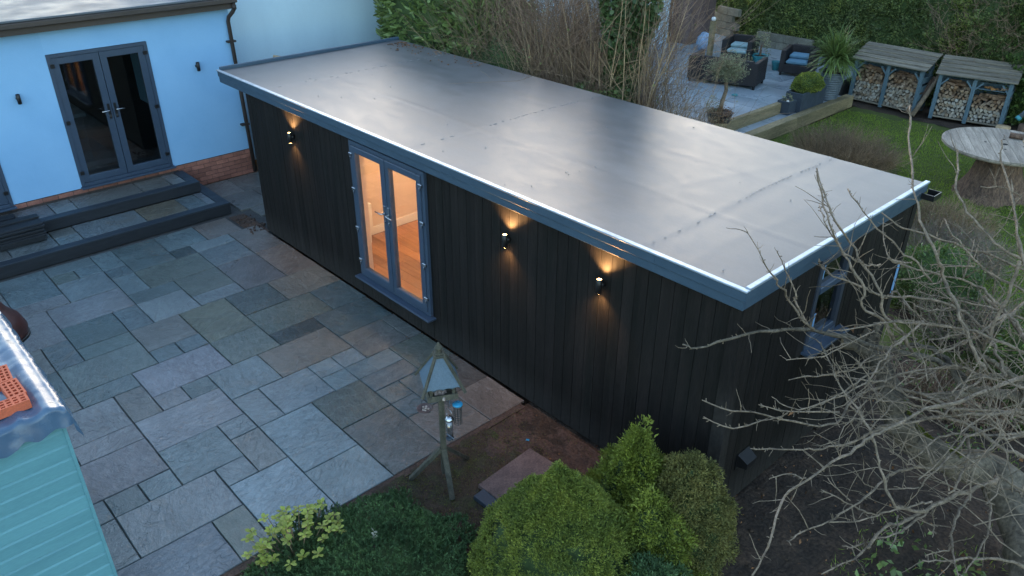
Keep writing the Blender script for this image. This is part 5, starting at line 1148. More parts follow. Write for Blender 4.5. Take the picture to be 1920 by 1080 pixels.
def logstore(loc, rz, W_, lab, loglab, shelf=False, H_=1.0):
    ORD = 'first second third fourth fifth sixth seventh eighth ninth tenth eleventh twelfth'.split(); place = loglab.split(' in the ')[1]
    t = empty('log_store', loc, rz, lab, 'log store'); D_ = .48
    for x in (-W_/2+.04, 0, W_/2-.04):
        MB().box(x-.04, x+.04, -.035, .035, 0, H_, .006).build('post', 'blue_wood', t)
        MB().box(x-.035, x+.035, D_-.04, D_, 0, H_+.22, .006).build('post', 'blue_wood', t)
        for s_ in (-1, 1):
            if abs(x+s_*.1) < W_/2-.02: MB().bar((x+s_*.035, -.002, H_-.2), (x+s_*.17, -.002, H_-.045), .035, .055, (0, 1, 0)).build('brace', 'blue_wood', t)
    MB().box(-W_/2, W_/2, -.03, .03, H_+.001, H_+.07, .005).build('lintel', 'blue_wood', t)
    MB().box(-W_/2, W_/2, -.03, D_, .05, .085, .004).build('floor_board', 'old_board', t)
    for z in (0.12, .32, .52, .72, .92): MB().box(-W_/2, W_/2, D_+.002, D_+.02, z, z+.15).build('back_slat', 'blue_wood', t)
    for x in (-W_/2-.012, W_/2+.002):
        for z in (.12, .32, .52, .72): MB().box(x, x+.012, .0, D_, z, z+.14).build('side_slat', 'blue_wood', t)
    ang = math.atan2(.22, D_+.06)
    for k in range(5):
        u = (-.13+k*.155); MB().box(-W_/2-.07, W_/2+.07, 0, .185, 0, .026, .003).build('roof_board', 'old_board', t, (0, u*math.cos(ang), H_+.062+u*math.sin(ang)+.022), (ang-R(10), 0, rnd.uniform(-.008, .008)))
    ca, sa = math.cos(rz), math.sin(rz); cnt = 0
    for bay in (0, 1):
        xa, xb = (-W_/2+.09, -.05) if bay == 0 else (.05, W_/2-.09)
        topz = .80 if not (shelf and bay) else .62
        z = .125; row = 0; bn = ('left', 'right')[bay]
        while z < topz:
            x = xa+.02+(.042 if row % 2 else 0); pos = 0
            while x < xb:
                if z > topz-.1 and rnd.random() < .25: x += .085; continue
                yy = rnd.uniform(-.005, .035)+(.10 if z > topz-.18 and rnd.random() < .5 else 0)
                o = link('split_log', rnd.choice(logm), None, (loc[0]+ca*x-sa*yy, loc[1]+sa*x+ca*yy, loc[2]+z+rnd.uniform(-.012, .012)), (rnd.uniform(-.05, .05), rnd.uniform(0, 6.28), rz+rnd.uniform(-.1, .1)))
                c = rnd.choice(LCOL); 
                if z > topz-.25: c = tuple(q*w for q, w in zip(c, (.85, .68, .55)))
                o.color = (*c, 1); tag(o, 'split log %s from left, %s layer up, %s bay, %s' % (ORD[pos], ORD[row], bn, place), 'log', loglab); cnt += 1; pos += 1
                x += rnd.uniform(.074, .092)
            z += .071; row += 1
        for k in range(6):   # longer splits lying across the top
            x0 = xa+(xb-xa-.12)*k/6+rnd.uniform(0, .04); mb = MB(); yy = rnd.uniform(.06, .3); zz = topz+rnd.uniform(-.02, .07)
            o = link('split_log', rnd.choice(logm), None, (loc[0]+ca*x0-sa*yy, loc[1]+sa*x0+ca*yy, zz), (rnd.uniform(-.2, .2), rnd.uniform(0, 6), rz-R(90)+rnd.uniform(-.5, .5)))
            o.color = (.62, .42, .30, 1); tag(o, '%s loose split log from left on top of %s bay, %s' % (ORD[k], bn, place), 'log', loglab)
    if shelf:
        MB().box(.05, W_/2-.06, .0, .3, .80, .82, .003).build('shelf', 'blue_wood', t)
    return t, cnt
LS1, c1_ = logstore((-5.06, 14.47, 0), R(-1), 1.66, 'blue grey log store with a boarded roof beside the ribbed pot', 'split firewood logs stacked in the log store by ribbed pot')
LS2, c2_ = logstore((-3.17, 14.62, 0), R(12), 1.50, 'blue grey log store with a small shelf nearest the right edge', 'split firewood logs stacked in the log store by right edge', True)
LS1['group'] = LS2['group'] = 'blue grey log stores under the hedge'
print('logs', c1_, c2_)
for k in range(9):
    o = link('split_log', rnd.choice(logm), None, (-2.9+.05*k, 14.72+rnd.uniform(0, .08), .845+.03*(k//5)), (0, rnd.uniform(0, 6), rnd.uniform(0, 3))); o.scale = (.6, .35, .6)
    o.color = (1.3, .7, .3, 1) if k < 4 else (.6, .45, .35, 1); tag(o, '%s kindling stick from the left on the shelf of the log store' % 'first second third fourth fifth sixth seventh eighth ninth'.split()[k], 'kindling', 'kindling on the log store shelf')
for (a_, b_, r0, lb, m_) in (((-4.22, 14.32, 0), (-4.0, 14.85, 1.0), .055, 'thin pale birch pole leaning between the two log stores', 'treebark'), ((-4.38, 14.45, 0), (-4.12, 14.9, .82), .075, 'dark bark covered pole leaning between the two log stores', 'bark')):
    tag(MB().tube([a_, tuple((Vector(a_)+Vector(b_))/2+Vector((.01, 0, 0))), b_], [r0, r0*.95, r0*.85], 10).build('leaning_pole', m_, None), lb, 'pole')
# right of the log stores: stump block, scooter handle like bottle tools
tag(MB().lathe([(.0, 0), (.15, 0), (.155, .1), (.14, .27), (0, .28)], n=16).build('chopping_block', 'cutwood', None, (-2.22, 14.1, 0)), 'pale round chopping block right of the log stores', 'chopping block')
tag(MB().lathe([(.0, 0), (.14, 0), (.13, .3), (0, .31)], n=14).build('log_round', 'bark', None, (-1.9, 14.45, 0)), 'dark log round behind the chopping block', 'log')
tag(MB().lathe([(.0, 0), (.13, 0), (.12, .5), (0, .5)], n=14).build('log_round', 'bark', None, (-1.62, 14.3, 0)), 'tall dark log round at the right edge of the picture', 'log')
rl = empty('garden_roller', (-1.86, 14.2, .42), 0, 'grey handled garden tool with teal end caps leaning right of the log stores', 'tool')
MB().tube([(-.12, -.1, .1), (.10, .12, .50)], .05, 12).build('barrel', 'ribpot', rl)
MB().tube([(-.15, -.13, .05), (-.115, -.095, .11)], .058, 12).build('end_cap', 'turq', rl); MB().tube([(.10, .12, .49), (.13, .15, .55)], .062, 12).build('end_cap', 'turq', rl)

# ---------------------------------------------------------------- reel table on a stump
tb = empty('reel_table', (-1.2, 10.5, 0), 0, 'round cable reel table top of greyed boards on a tree stump', 'table')
n = 13; Rr_ = 1.0; bwid = 2*Rr_/n
for k in range(n):
    a = -Rr_+k*bwid; b_ = a+bwid-.006; mb = MB(); up_ = []; dn = []; q = 7
    for t in range(q): u = a+(b_-a)*t/(q-1); h = math.sqrt(max(0, Rr_**2-u*u)); up_.append((u, h))
    for t in range(q): u = b_+(a-b_)*t/(q-1); h = -math.sqrt(max(0, Rr_**2-u*u)); dn.append((u, h))
    o_ = up_+dn; L_ = len(o_); mb.v = [(x, y, .905) for x, y in o_]+[(x, y, .945+0*rnd.random()) for x, y in o_]
    dz = rnd.uniform(-.002, .003); mb.v = [(x, y, z+dz) for x, y, z in mb.v]
    mb.f = [tuple(range(L_)), tuple(range(2*L_-1, L_-1, -1))]+[(j, j+L_, (j+1) % L_+L_, (j+1) % L_) for j in range(L_)]
    mb.build('board', 'reel', tb, None, (0, 0, R(28)))
MB().lathe([(.0, .862), (.93, .862), (.93, .902), (0, .902)], n=40).build('under_disc', 'reel', tb)
MB().lathe([(.0, .9475), (.05, .9475), (.05, .951), (0, .951)], n=16).build('centre_hole', 'black', tb)
for a in (20, 110, 200, 290): MB().lathe([(.0, 0), (.022, 0), (.022, .0035), (0, .0035)], (.3*math.cos(R(a)), .3*math.sin(R(a)), .9475), 10).build('bolt_hole', 'black', tb)
# gnarled stump
V = []; nu, nv = 36, 14
for i in range(nv+1):
    z = -.05+.92*i/nv; f_ = (1-z/.9); r = .31+.25*max(0, f_)**2.0
    for j in range(nu):
        a = 2*math.pi*j/nu; rr = r*(1+.07*math.sin(5*a+z*2)+.05*math.sin(11*a+1.5*z)+.14*max(0, f_)*math.sin(4*a+1)); V.append((rr*math.cos(a), rr*math.sin(a), z))
i = np.arange(nu*(nv+1)).reshape(nv+1, nu); Fq = np.stack([i[:-1], np.roll(i[:-1], -1, 1), np.roll(i[1:], -1, 1), i[1:]], -1).reshape(-1, 4)
link('stump', npmesh('stump', np.array(V), Fq, 'bark', True), tb)
tag(MB().tube([(0, 0, 0), (.22, .05, 0)], .05, 10).build('firewood_piece', 'bark', None, (-1.28, 10.95, 1.0)), 'short dark log lying on the reel table', 'log')
tag(MB().box(-.12, .12, -.05, .05, 0, .03, .004).build('wood_offcut', 'cutwood', None, (-.88, 10.78, 1.02), (R(20), R(-25), .6)), 'pale wooden offcut propped on the reel table', 'offcut')
tag(MB().box(-.11, .11, -.05, .05, 0, .03, .004).build('wood_offcut', 'cutwood', None, (-.72, 10.62, .96), (R(0), R(-40), .3)), 'second pale offcut beside the propped one on the reel table', 'offcut')
# pale timber behind the garden room, seen over the roof edge
tag(MB().box(-.16, .16, -.05, .05, 0, .09, .006).build('timber_offcut', 'cutwood', None, (-11.1, 2.0, 1.98), (0, R(12), R(60))), 'pale timber piece on top of the post behind the roof edge', 'timber')
tag(MB().box(-.06, .06, -.06, .06, 0, 1.98).build('timber_post', 'sleeper', None, (-11.1, 2.0, 0)), 'timber post in the gap behind the garden room', 'post')
# ---------------------------------------------------------------- apple tree (right foreground)
tree = empty('apple_tree', (2.2, 1.3, 0), 0, 'bare pruned apple tree with tangled pale branches at the right', 'tree')
TO = Vector(tree.location)
def refine(L, k=3, wob=.006, seed=0):
    """Catmull-Rom through the joints with slight irregularity"""
    P = np.array([l[:3] for l in L]); r = np.array([l[3] for l in L]); out = []; rr = []
    Q = np.vstack([2*P[0]-P[1], P, 2*P[-1]-P[-2]])
    for i in range(1, len(Q)-2):
        for t in np.arange(k)/k:
            a = .5*((2*Q[i])+(-Q[i-1]+Q[i+1])*t+(2*Q[i-1]-5*Q[i]+4*Q[i+1]-Q[i+2])*t*t+(-Q[i-1]+3*Q[i]-3*Q[i+1]+Q[i+2])*t**3)
            out.append(a); rr.append(r[i-1]*(1-t)+r[i]*t)
    out.append(P[-1]); rr.append(r[-1]); out = np.array(out)+NR.normal(0, wob, (len(out), 3))*np.minimum(1, np.array(rr)[:, None]/.01)
    return out, np.array(rr)*NR.uniform(.82, 1.2, len(rr))
sp = []
for bi, L in enumerate(BRANCHES):
    P, r = refine(L, 3, .0075)
    if r.max() < .05: r = r*.82
    big = r.max() > .05
    MB().tube([tuple(p-np.array(TO)) for p in P], list(r), 10 if big else 6).build('trunk' if bi == 0 else 'branch', 'limbbark' if (big or r.max() > .032) else 'treebark', tree)
    if bi == 0: continue
    # fruiting spurs, buds and side shoots
    T_ = np.gradient(P, axis=0)
    for i in range(len(P)-1):
        seg = np.linalg.norm(P[i+1]-P[i]); n = NR.poisson(seg*(24 if r[i] < .02 else 7))
        for _ in range(n):
            f = NR.uniform(); p = P[i]*(1-f)+P[i+1]*f; d = T_[i]/np.linalg.norm(T_[i]); e = NR.normal(0, 1, 3); e -= d*e.dot(d); e /= np.linalg.norm(e); e = e-.5*d+np.array([0, 0, .35]); e /= np.linalg.norm(e)
            l = NR.choice([.018, .03, .07, .2, .35], p=[.40, .27, .17, .11, .05]); w = .0030 if l < .1 else .0042
            q = [p]
            for k in range(4): e = e+NR.normal(0, .16, 3)+np.array([0, 0, .03]); e /= np.linalg.norm(e); q.append(q[-1]+e*l/4)
            w2 = w*1.25 if l < .06 else w*.45
            sp.append((np.array(q)-np.array(TO), np.linspace(w, w2, 5)))
V, Fq = tubes(sp, 4); stuff('spur_twigs', (V, Fq), 'treebark', tree)
# extra tangle of finer shoots deep in the crown (x 0.5..2.3)
ex = []
for k in range(150):
    b_ = np.array([NR.uniform(.75, 2.3), NR.uniform(.2, 3.4), NR.uniform(1.0, 1.9)])-np.array(TO); d = np.array([NR.uniform(-1, .3), NR.uniform(-.7, .9), NR.uniform(-.3, .5)]); ex += twigs([b_], [d], .8, 2, .006, .2, 6, .45)
V, Fq = tubes([(a, b) for a, b in ex], 4); stuff('fine_shoots', (V, Fq), 'treebark', tree)
# cut stubs at the end of the pruned limb
P0 = Vector(BRANCHES[0][0][:3])-TO; P1 = Vector(BRANCHES[0][1][:3])-TO
dl = (P0-P1).normalized()
for off_, d_, r0, l in (((0, 0, .0), (dl.x-.5, dl.y-.6, -.1), .055, .13), ((.02, .03, .03), (.1, .5, .9), .032, .13), ((.08, .06, .02), (.2, .6, .8), .045, .12), ((.09, .09, .05), (0, .3, 1), .028, .16)):
    a = P0+Vector(off_); b_ = a+Vector(d_).normalized()*l
    MB().tube([tuple(a), tuple(b_)], [r0*1.15, r0], 9, False).build('stub', 'limbbark', tree)
    e = Vector(d_).normalized()
    MB().tube([tuple(b_-e*.004), tuple(b_+e*.003)], [r0, r0*.97], 9).build('cut_face', 'cutwood', tree)
# moss on the pruned limb
mp_ = []; md = []
for k in range(1800):
    i = NR.choice([4, 5, 6, 6, 7, 8]); f = NR.uniform(); A, B_ = BRANCHES[0][i], BRANCHES[0][i+1]; p = np.array(A[:3])*(1-f)+np.array(B_[:3])*f; r = A[3]*(1-f)+B_[3]*f
    a = NR.normal(.6, .35); d = np.array([.55*math.cos(a)+.4, .3, 1*math.sin(a+.6)]); d /= np.linalg.norm(d); mp_.append(p+d*r*.98-np.array(TO)); md.append(d)
stuff('moss', leaves(np.array(mp_), np.array(md), .022, .7, 0, .2, .8), 'mossclump', tree)
# a few curled dead leaves still on the twigs
mb = MB()
for (px_) in (8, 13, 16, 38, 41):
    p = BRANCHES[px_][1]; v = [(p[0]+rnd.uniform(-.03, .03)-TO.x, p[1]+rnd.uniform(-.03, .03)-TO.y, p[2]+rnd.uniform(-.04, .02)-TO.z) for _ in range(4)]; mb.poly(v[:3]); mb.poly(v[1:])
mb.build('dead_leaves', 'leaf_litter', tree)

# ---------------------------------------------------------------- near shrubs
def surf_pts(n, c, r, zmin=-.35, seed=0, amp=.1, cone=0.0, rs=NR, freq=2.2, inset=0.0):
    u = rs.normal(0, 1, (n*2, 3)); u /= np.linalg.norm(u, axis=1, keepdims=True); u = u[u[:, 2] > zmin][:n]
    k = 1+amp*n3(u*freq+seed); P = u*k[:, None]*(1-rs.uniform(0, 1, (len(u), 1))**2*inset)
    if cone: s = np.clip(1-cone*np.clip(P[:, 2], 0, 1)**1.2, .05, 1); P[:, 0] *= s; P[:, 1] *= s
    return P*np.array(r)+np.array(c), u*np.array([1, 1, .8])/np.array(r)
def shrub(name, loc, lab, cat, r, m, n, leaf, seed, amp=.1, cone=0., zmin=-.6, asp=.45, jit=.5, core=.93, freq=2.2, inset=.10, zc=None, quad=True, group=None, droop=0.0, curl=.25, subs=None):
    t = empty(name, loc, 0, lab, cat, group); zc = r[2]*.45 if zc is None else zc
    P, D = surf_pts(n, (0, 0, zc), r, zmin, seed, amp, cone, freq=freq, inset=inset)
    keep = P[:, 2] > .005; P, D = P[keep], D[keep]
    D = D/np.linalg.norm(D, axis=1, keepdims=True)
    parts = leaves(P, D, leaf, asp, droop, curl, jit, quad=quad)
    stuff('foliage', parts, m, t)
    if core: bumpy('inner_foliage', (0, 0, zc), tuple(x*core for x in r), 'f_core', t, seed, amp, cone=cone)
    MB().tube([(0, 0, -.05), (0, 0, max(.1, zc))], [.035, .025], 7).build('stem', 'bark', t)
    return t, P, D
# dense dwarf conifer dome: many overlapping rounded tufts
def tufted(name, loc, lab, cat, r, m, n_tuft, per, leaf, seed, amp, cone, zc, tr=.06, zmin=-.6, group=None, core=.95, up=.3, asp=.35, jit=.7):
    t = empty(name, loc, 0, lab, cat, group)
    P, D = surf_pts(n_tuft, (0, 0, zc), r, zmin, seed, amp, cone, freq=2.6, inset=.06); keep = P[:, 2] > .02; P, D = P[keep], D[keep]; D /= np.linalg.norm(D, axis=1, keepdims=True)
    idx = np.repeat(np.arange(len(P)), per); dd = D[idx]+NR.normal(0, .75, (len(idx), 3)); dd[:, 2] += up; dd /= np.linalg.norm(dd, axis=1, keepdims=True)
    rad = (tr*NR.uniform(.6, 1.3, len(P)))[idx]*NR.uniform(.35, 1.0, len(idx)); Q = P[idx]+dd*rad[:, None]
    stuff('foliage', leaves(Q, dd, leaf, asp, 0, .2, jit), m, t)
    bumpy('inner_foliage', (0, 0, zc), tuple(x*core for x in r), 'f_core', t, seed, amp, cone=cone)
    MB().tube([(0, 0, -.05), (0, 0, .2)], .04, 7).build('stem', 'bark', t); return t
tufted('dwarf_conifer', (-.48, -1.46, -.02), 'large rounded green dwarf conifer with a pointed tip at the bottom centre', 'conifer', (.70, .70, .86), 'f_dome', 3300, 48, .022, 1.0, .11, .76, .36, .052, core=.90)
tufted('golden_conifer', (-.42, -.62, -.02), 'upright yellow green conifer just behind the round one', 'conifer', (.31, .30, .56), 'f_gold', 340, 110, .030, 4.0, .42, .74, .48, .10, up=1.1, asp=.4, jit=.35, group=None)
tufted('golden_conifer', (-.02, -.86, -.02), 'low spreading yellow green conifer lobe between the round conifer and the olive one', 'conifer', (.34, .30, .52), 'f_gold', 230, 100, .030, 6.5, .38, .5, .28, .10, up=.6, asp=.4, jit=.4)
tufted('olive_conifer', (.03, -.44, -.02), 'olive brown rounded conifer against the end of the black wall', 'conifer', (.37, .35, .62), 'f_olive', 620, 80, .026, 9.0, .26, .45, .40, .085, up=.4, asp=.38, jit=.6)
tufted('green_conifer', (.32, -1.25, -.02), 'dark green low conifer at the bottom edge right of the round one', 'conifer', (.34, .34, .40), 'f_juniper', 420, 50, .030, 12.0, .25, .3, .20, .075, up=.4)
# juniper carpet: feathery upright tips
ju = empty('juniper', (-1.55, -2.45, 0), 0, 'dark green feathery ground cover juniper between patio edge and round conifer', 'shrub')
Pj = []; Dj = []
k = 0
while k < 3000:
    x, y = NR.uniform(-.95, 1.0), NR.uniform(-1.6, .78)
    e = (x/.88)**2+((y+.25)/.98)**2+.22*math.sin(x*7+y*5)+.12*math.sin(11*y-5*x)
    if e > 1: continue
    h = .07+.23*max(0, 1-e)**.55+.035*math.sin(x*9)*math.cos(y*8)
    b_ = np.array([x, y, h]); d = np.array([x*.55+NR.normal(0, .4), (y+.2)*.35+NR.normal(0, .4), 1.0]); d /= np.linalg.norm(d); L_ = NR.uniform(.035, .085)
    for q in range(34):
        f = NR.uniform(); Pj.append(b_+d*L_*f); dd = d*.9+NR.normal(0, .75, 3)*(1.1-f*.7); Dj.append(dd)
    k += 1
stuff('foliage', leaves(np.array(Pj), np.array(Dj), .024, .30, 0, .15, .15), 'f_juniper', ju)
bumpy('inner_foliage', (0, -.25, .03), (.80, .90, .22), 'f_core', ju, 2, .15)
cv = empty('variegated_sprig', (-1.66, -2.50, .26), 0, 'single cream leaved sprig with a red base poking through the juniper', 'plant')
stuff('foliage', leaves(np.array([[0, 0, .02+.008*k] for k in range(18)]), np.array([[math.cos(k*2.4), math.sin(k*2.4), .5] for k in range(18)]), .034, .5, 0, .1, .1, quad=False), 'f_cream', cv)
bumpy('red_base', (0, 0, -.03), (.022, .022, .025), 'copper', cv, 1, .2, 10, 6)
# yellow green shrub: stems with rosettes, each leaf its own part
ys_ = empty('yellow_shrub', (-2.16, -2.98, 0), 0, 'yellow green leafy shrub overhanging the patio corner at the bottom edge', 'shrub')
V = np.array([[0, 0, 0], [.25, .16, .05], [.62, .29, .07], [.88, .18, .02], [1, 0, -.04], [.88, -.18, .02], [.62, -.29, .07], [.25, -.16, .05], [.35, 0, -.01], [.7, 0, .0]])
Fq = np.array([[0, 8, 1, 1], [1, 8, 9, 2], [2, 9, 4, 3], [0, 7, 8, 8], [7, 6, 9, 8], [6, 5, 4, 9]])
lm = bpy.data.meshes.new('leaf'); lm.from_pydata(V.tolist(), [], [tuple(dict.fromkeys(f)) for f in Fq.tolist()]); lm.materials.append(MT['f_yellow']); 
st_ = []
cnt = 0
for k in range(52):
    a = rnd.uniform(0, 6.28); q = rnd.random()**.5; x, y = .34*q*math.cos(a), .42*q*math.sin(a); h = .30+.20*(1-q)+rnd.uniform(-.05, .08)
    P_ = np.array([[x*.25, y*.25, 0], [x*.5, y*.5, h*.4], [x*.8, y*.8, h*.75], [x, y, h], [x*1.04, y*1.04, h+.02]]); st_.append((P_, np.linspace(.005, .0025, 5)))
    for j in range(rnd.choice((5, 6, 6, 7)) if k >= 4 else 6):
        if cnt >= 296: break
        a2 = j*2.4+k; lf = link('leaf', lm, ys_, (x, y, h-.012*(j//3)), (rnd.uniform(-.3, .3), R(rnd.uniform(-35, 10)), a2)); s_ = rnd.uniform(.045, .070); lf.scale = (s_, s_, s_); cnt += 1
V, Fq = tubes(st_, 4); stuff('stems', (V, Fq), 'twig_tan', ys_)
# small weeds and leaf litter around the beds
def scatter(name, n, x0, x1, y0, y1, z, size, m, lab, asp=.5, up=1.2, jit=.8, dens=None, kind='stuff'):
    P = np.stack([NR.uniform(x0, x1, n), NR.uniform(y0, y1, n), np.full(n, z)+NR.uniform(0, .012, n)], 1)
    if dens is not None: P = P[dens(P)]
    o = stuff(name, leaves(P, np.tile([0, 0, up], (len(P), 1))+NR.normal(0, .6, (len(P), 3)), size, asp, 0, .3, jit), m, None)
    return o
scatter('leaf_litter', 900, -2.4, 4, -5, 3.5, -.01, .026, 'leaf_litter', None, .6, .2, 1.2)
scatter('leaf_litter', 220, .1, 3, -1, 6, .0, .05, 'leaf_litter', None, .6, .3, 1.2)
scatter('ground_moss', 9000, -2.42, -.9, -2.0, .0, -.01, .012, 'mossclump', None, .6, .8, 1.0, lambda P: n3(P*np.array([2.2, 2.2, 0]))+.25*NR.normal(0, 1, len(P))-.9*(P[:, 0]+P[:, 1]*.7+2.2) > .15)
scatter('earth_crumbs', 5200, -2.42, -.1, -2.2, .02, -.012, .012, 'redsoil', None, .8, .4, 1.5)
mb = MB()
for k in range(420): x, y = rnd.uniform(-2.4, 4), rnd.uniform(-4.5, 5); s_ = rnd.uniform(.006, .03)*(.7 if rnd.random() < .8 else 1.6); mb.obox(x, y, -.03, -.02+s_*.5, s_*2, s_*1.5, rnd.uniform(0, 3), s_*.2)
mb.build('soil_clods', 'soil', None, kind='stuff')
# bramble and weeds under the tree
scatter('weeds', 2600, 1.0, 2.9, -.3, 3.2, .0, .07, 'f_grass', None, .08, 1.6, .5, lambda P: n3(P*np.array([1.4, 1.4, 0])+5) > .1)
scatter('weeds', 160, 1.2, 2.0, .2, 1.4, .05, .075, 'f_laurel', None, .6, .7, .8)
scatter('weeds', 700, -.1, 2.2, 2.4, 5.4, .1, .05, 'f_ivy', None, .6, .7, .8, lambda P: n3(P*np.array([1.2, 1.2, 0])+2) > .0)

# ---------------------------------------------------------------- lawn grass
n = 150000
P = np.stack([NR.uniform(-5.5, 3.5, n), NR.uniform(5.2, 14.0, n), np.full(n, -.03)], 1)
P = P[(((P[:, 0]+3.9)/1.25)**2+((P[:, 1]-10.2)/.95)**2 > .8) & (P[:, 1] > 6.6-.5*P[:, 0]-n3(P)*.4) & (P[:, 1] < 13.75+.25*n3(P*2))]
stuff('grass', leaves(P, np.tile([0, 0, 1.], (len(P), 1)), .042, .16, 0, .3, .38), 'f_grass', None)

# ---------------------------------------------------------------- twiggy shrubs
def twigshrub(name, loc, rx, ry, h, n, lab, m, n_sub=3, rad=.0035, lean=.5, leaf=None, nleaf=0, lsize=.03, fill=1.0, k=5, L=None, wob=.16):
    t = empty(name, loc, 0, lab, 'shrub'); bs = []; ds = []
    for _ in range(n):
        a = NR.uniform(0, 6.283); q = NR.uniform()**.5; x, y = rx*q*math.cos(a), ry*q*math.sin(a)
        bs.append((x*(1-lean*.6), y*(1-lean*.6), 0)); ds.append((x*lean+NR.normal(0, .12), y*lean+NR.normal(0, .12), 1.0*h))
    li = twigs(bs, ds, L or h, n_sub, rad, wob, k, .5); V, Fq = tubes(li, 3); stuff('twigs', (V, Fq), m, t)
    for j in range(5):
        a = j*1.3; MB().tube([(rx*.2*math.cos(a), ry*.2*math.sin(a), -.03), (rx*.45*math.cos(a), ry*.45*math.sin(a), h*.4)], [.014, .007], 5).build('stem', m, t)
    if nleaf:
        Pl = np.array([li[NR.randint(len(li))][0][NR.randint(1, k)] for _ in range(nleaf)])+NR.normal(0, .02, (nleaf, 3))
        stuff('foliage', leaves(Pl, NR.normal(0, 1, (nleaf, 3)), lsize, .5, 0, .2, .5), leaf, t)
    return t
twigshrub('spirea_shrub', (-3.85, 10.15, -.02), 1.2, .92, .55, 900, 'low russet brown dome of bare twigs on the lawn', 'twig_orange', 5, .0045, .55)
twigshrub('heather_hedge', (-1.15, 8.35, -.02), .85, .75, .42, 560, 'low brown bare shrub below the reel table', 'twig_tan', 5, .0040, .55, 'f_laurel_dark', 700, .03)
twigshrub('heather_hedge', (-.55, 7.2, -.02), .80, .9, .45, 560, 'low grey brown bare shrub nearest the far corner of the black building', 'twig_grey', 5, .0040, .55, 'f_laurel_dark', 900, .03)
twigshrub('tangled_shrub', (.45, 5.2, -.02), .9, .8, .45, 420, 'tangle of grey bare stems beyond the apple tree', 'twig_grey', 5, .0045, .6, 'f_laurel_dark', 1600, .04)
twigshrub('tangled_shrub', (.9, 3.7, -.02), .9, .7, .35, 420, 'pile of pruned brown twigs on the soil behind the apple tree', 'twig_red', 5, .0045, .9, 'f_laurel_dark', 500, .04, wob=.35)
shrub('leafy_shrub', (-.35, 5.75, 0), 'dark green leafy shrub beside the end window of the building', 'shrub', (.55, .6, .55), 'f_laurel_dark', 4200, .05, 3, .2, 0, zc=.25)
shrub('leafy_shrub', (1.6, 4.6, 0), 'dark green leafy shrub behind the apple tree at the right edge', 'shrub', (.8, .9, .8), 'f_laurel_dark', 8000, .06, 5, .2, 0, zc=.35)
# shrubs behind the garden room
twigshrub('bare_shrub', (-7.6, 5.0, 0), 1.3, .75, 3.0, 520, 'tall reddish bare shrub behind the roof next to the laurel', 'twig_red', 9, .0055, .35, 'f_laurel_dark', 1500, .04, k=6, wob=.13)
twigshrub('bare_shrub', (-6.1, 5.1, 0), 1.1, .8, 3.3, 560, 'tall reddish bare shrub behind the roof beside the ivy clad tree', 'twig_red', 9, .0055, .35, 'f_laurel_dark', 500, .04, k=6, wob=.13)
twigshrub('bare_shrub', (-6.9, 4.2, 0), 1.5, .45, 2.55, 240, 'tan arching bare shrub close behind the roof edge', 'twig_tan', 7, .005, .5, 'f_laurel', 700, .04, k=6, wob=.15)
twigshrub('bare_shrub', (-4.55, 5.0, 0), .42, .5, 2.1, 130, 'fan of tan bare stems between ivy clad tree and terrace', 'twig_tan', 7, .0055, .9, k=6, wob=.10)
twigshrub('bare_shrub', (-4.75, 6.3, 0), .42, .6, 1.35, 120, 'low tan twiggy shrub in front of the rattan sofa', 'twig_tan', 7, .005, .6, 'f_silver', 700, .035, k=6, wob=.12)
shrub('low_evergreen', (-7.5, 4.15, 0), 'dark small leaved evergreen along the roof edge below the bare shrubs', 'shrub', (1.1, .45, 1.0), 'f_ivy', 6500, .05, 8, .2, 0, zc=1.55)
# ivy clad tree
iv = empty('ivy_tree', (-5.25, 4.75, 0), 0, 'tree trunk smothered in dark ivy rising behind the middle of the roof', 'tree')
MB().tube([(0, 0, -.05), (.03, 0, 1.5), (-.04, .03, 3.2), (.05, 0, 5.2)], [.15, .12, .10, .06], 10).build('trunk', 'bark', iv)
n = 15000; z = NR.uniform(.4, 5.6, n); a = NR.uniform(0, 6.283, n); wv = .32+.10*np.sin(z*2.1)+.08*np.sin(a*3+z*1.7)+.12*np.clip(1.8-z, 0, 1); rr = wv*NR.uniform(.75, 1.08, n)
Pi = np.stack([rr*np.cos(a), rr*np.sin(a), z], 1); Di = np.stack([np.cos(a), np.sin(a), np.full(n, -.1)], 1)
stuff('foliage', leaves(Pi, Di, .075, .9, .3, .2, .5), 'f_ivy', iv)
MB().tube([(0, 0, .3), (0, 0, 2), (0, 0, 3.5), (0, 0, 5.4)], [.27, .24, .22, .14], 12).build('inner_foliage', 'f_core', iv)
n = 2600; a = NR.uniform(0, 6.283, n); z = 1.9+NR.uniform(-.35, .35, n); Pi = np.stack([.42*np.cos(a)*NR.uniform(.5, 1.1, n)-.1, .34*np.sin(a)-.35, z], 1)
stuff('pale_foliage', leaves(Pi, np.stack([np.cos(a), np.sin(a), a*0+.6], 1), .055, .8, 0, .2, .7), 'f_ivy_light', iv)
li = twigs([(NR.uniform(-.5, .6), NR.uniform(-.55, .3), 1.2) for _ in range(34)], [(NR.normal(0, .12), NR.normal(0, .1), 1) for _ in range(34)], 2.6, 3, .009, .07, 8, .35)
V, Fq = tubes(li, 5); stuff('pale_stems', (V, Fq), 'twig_tan', iv)
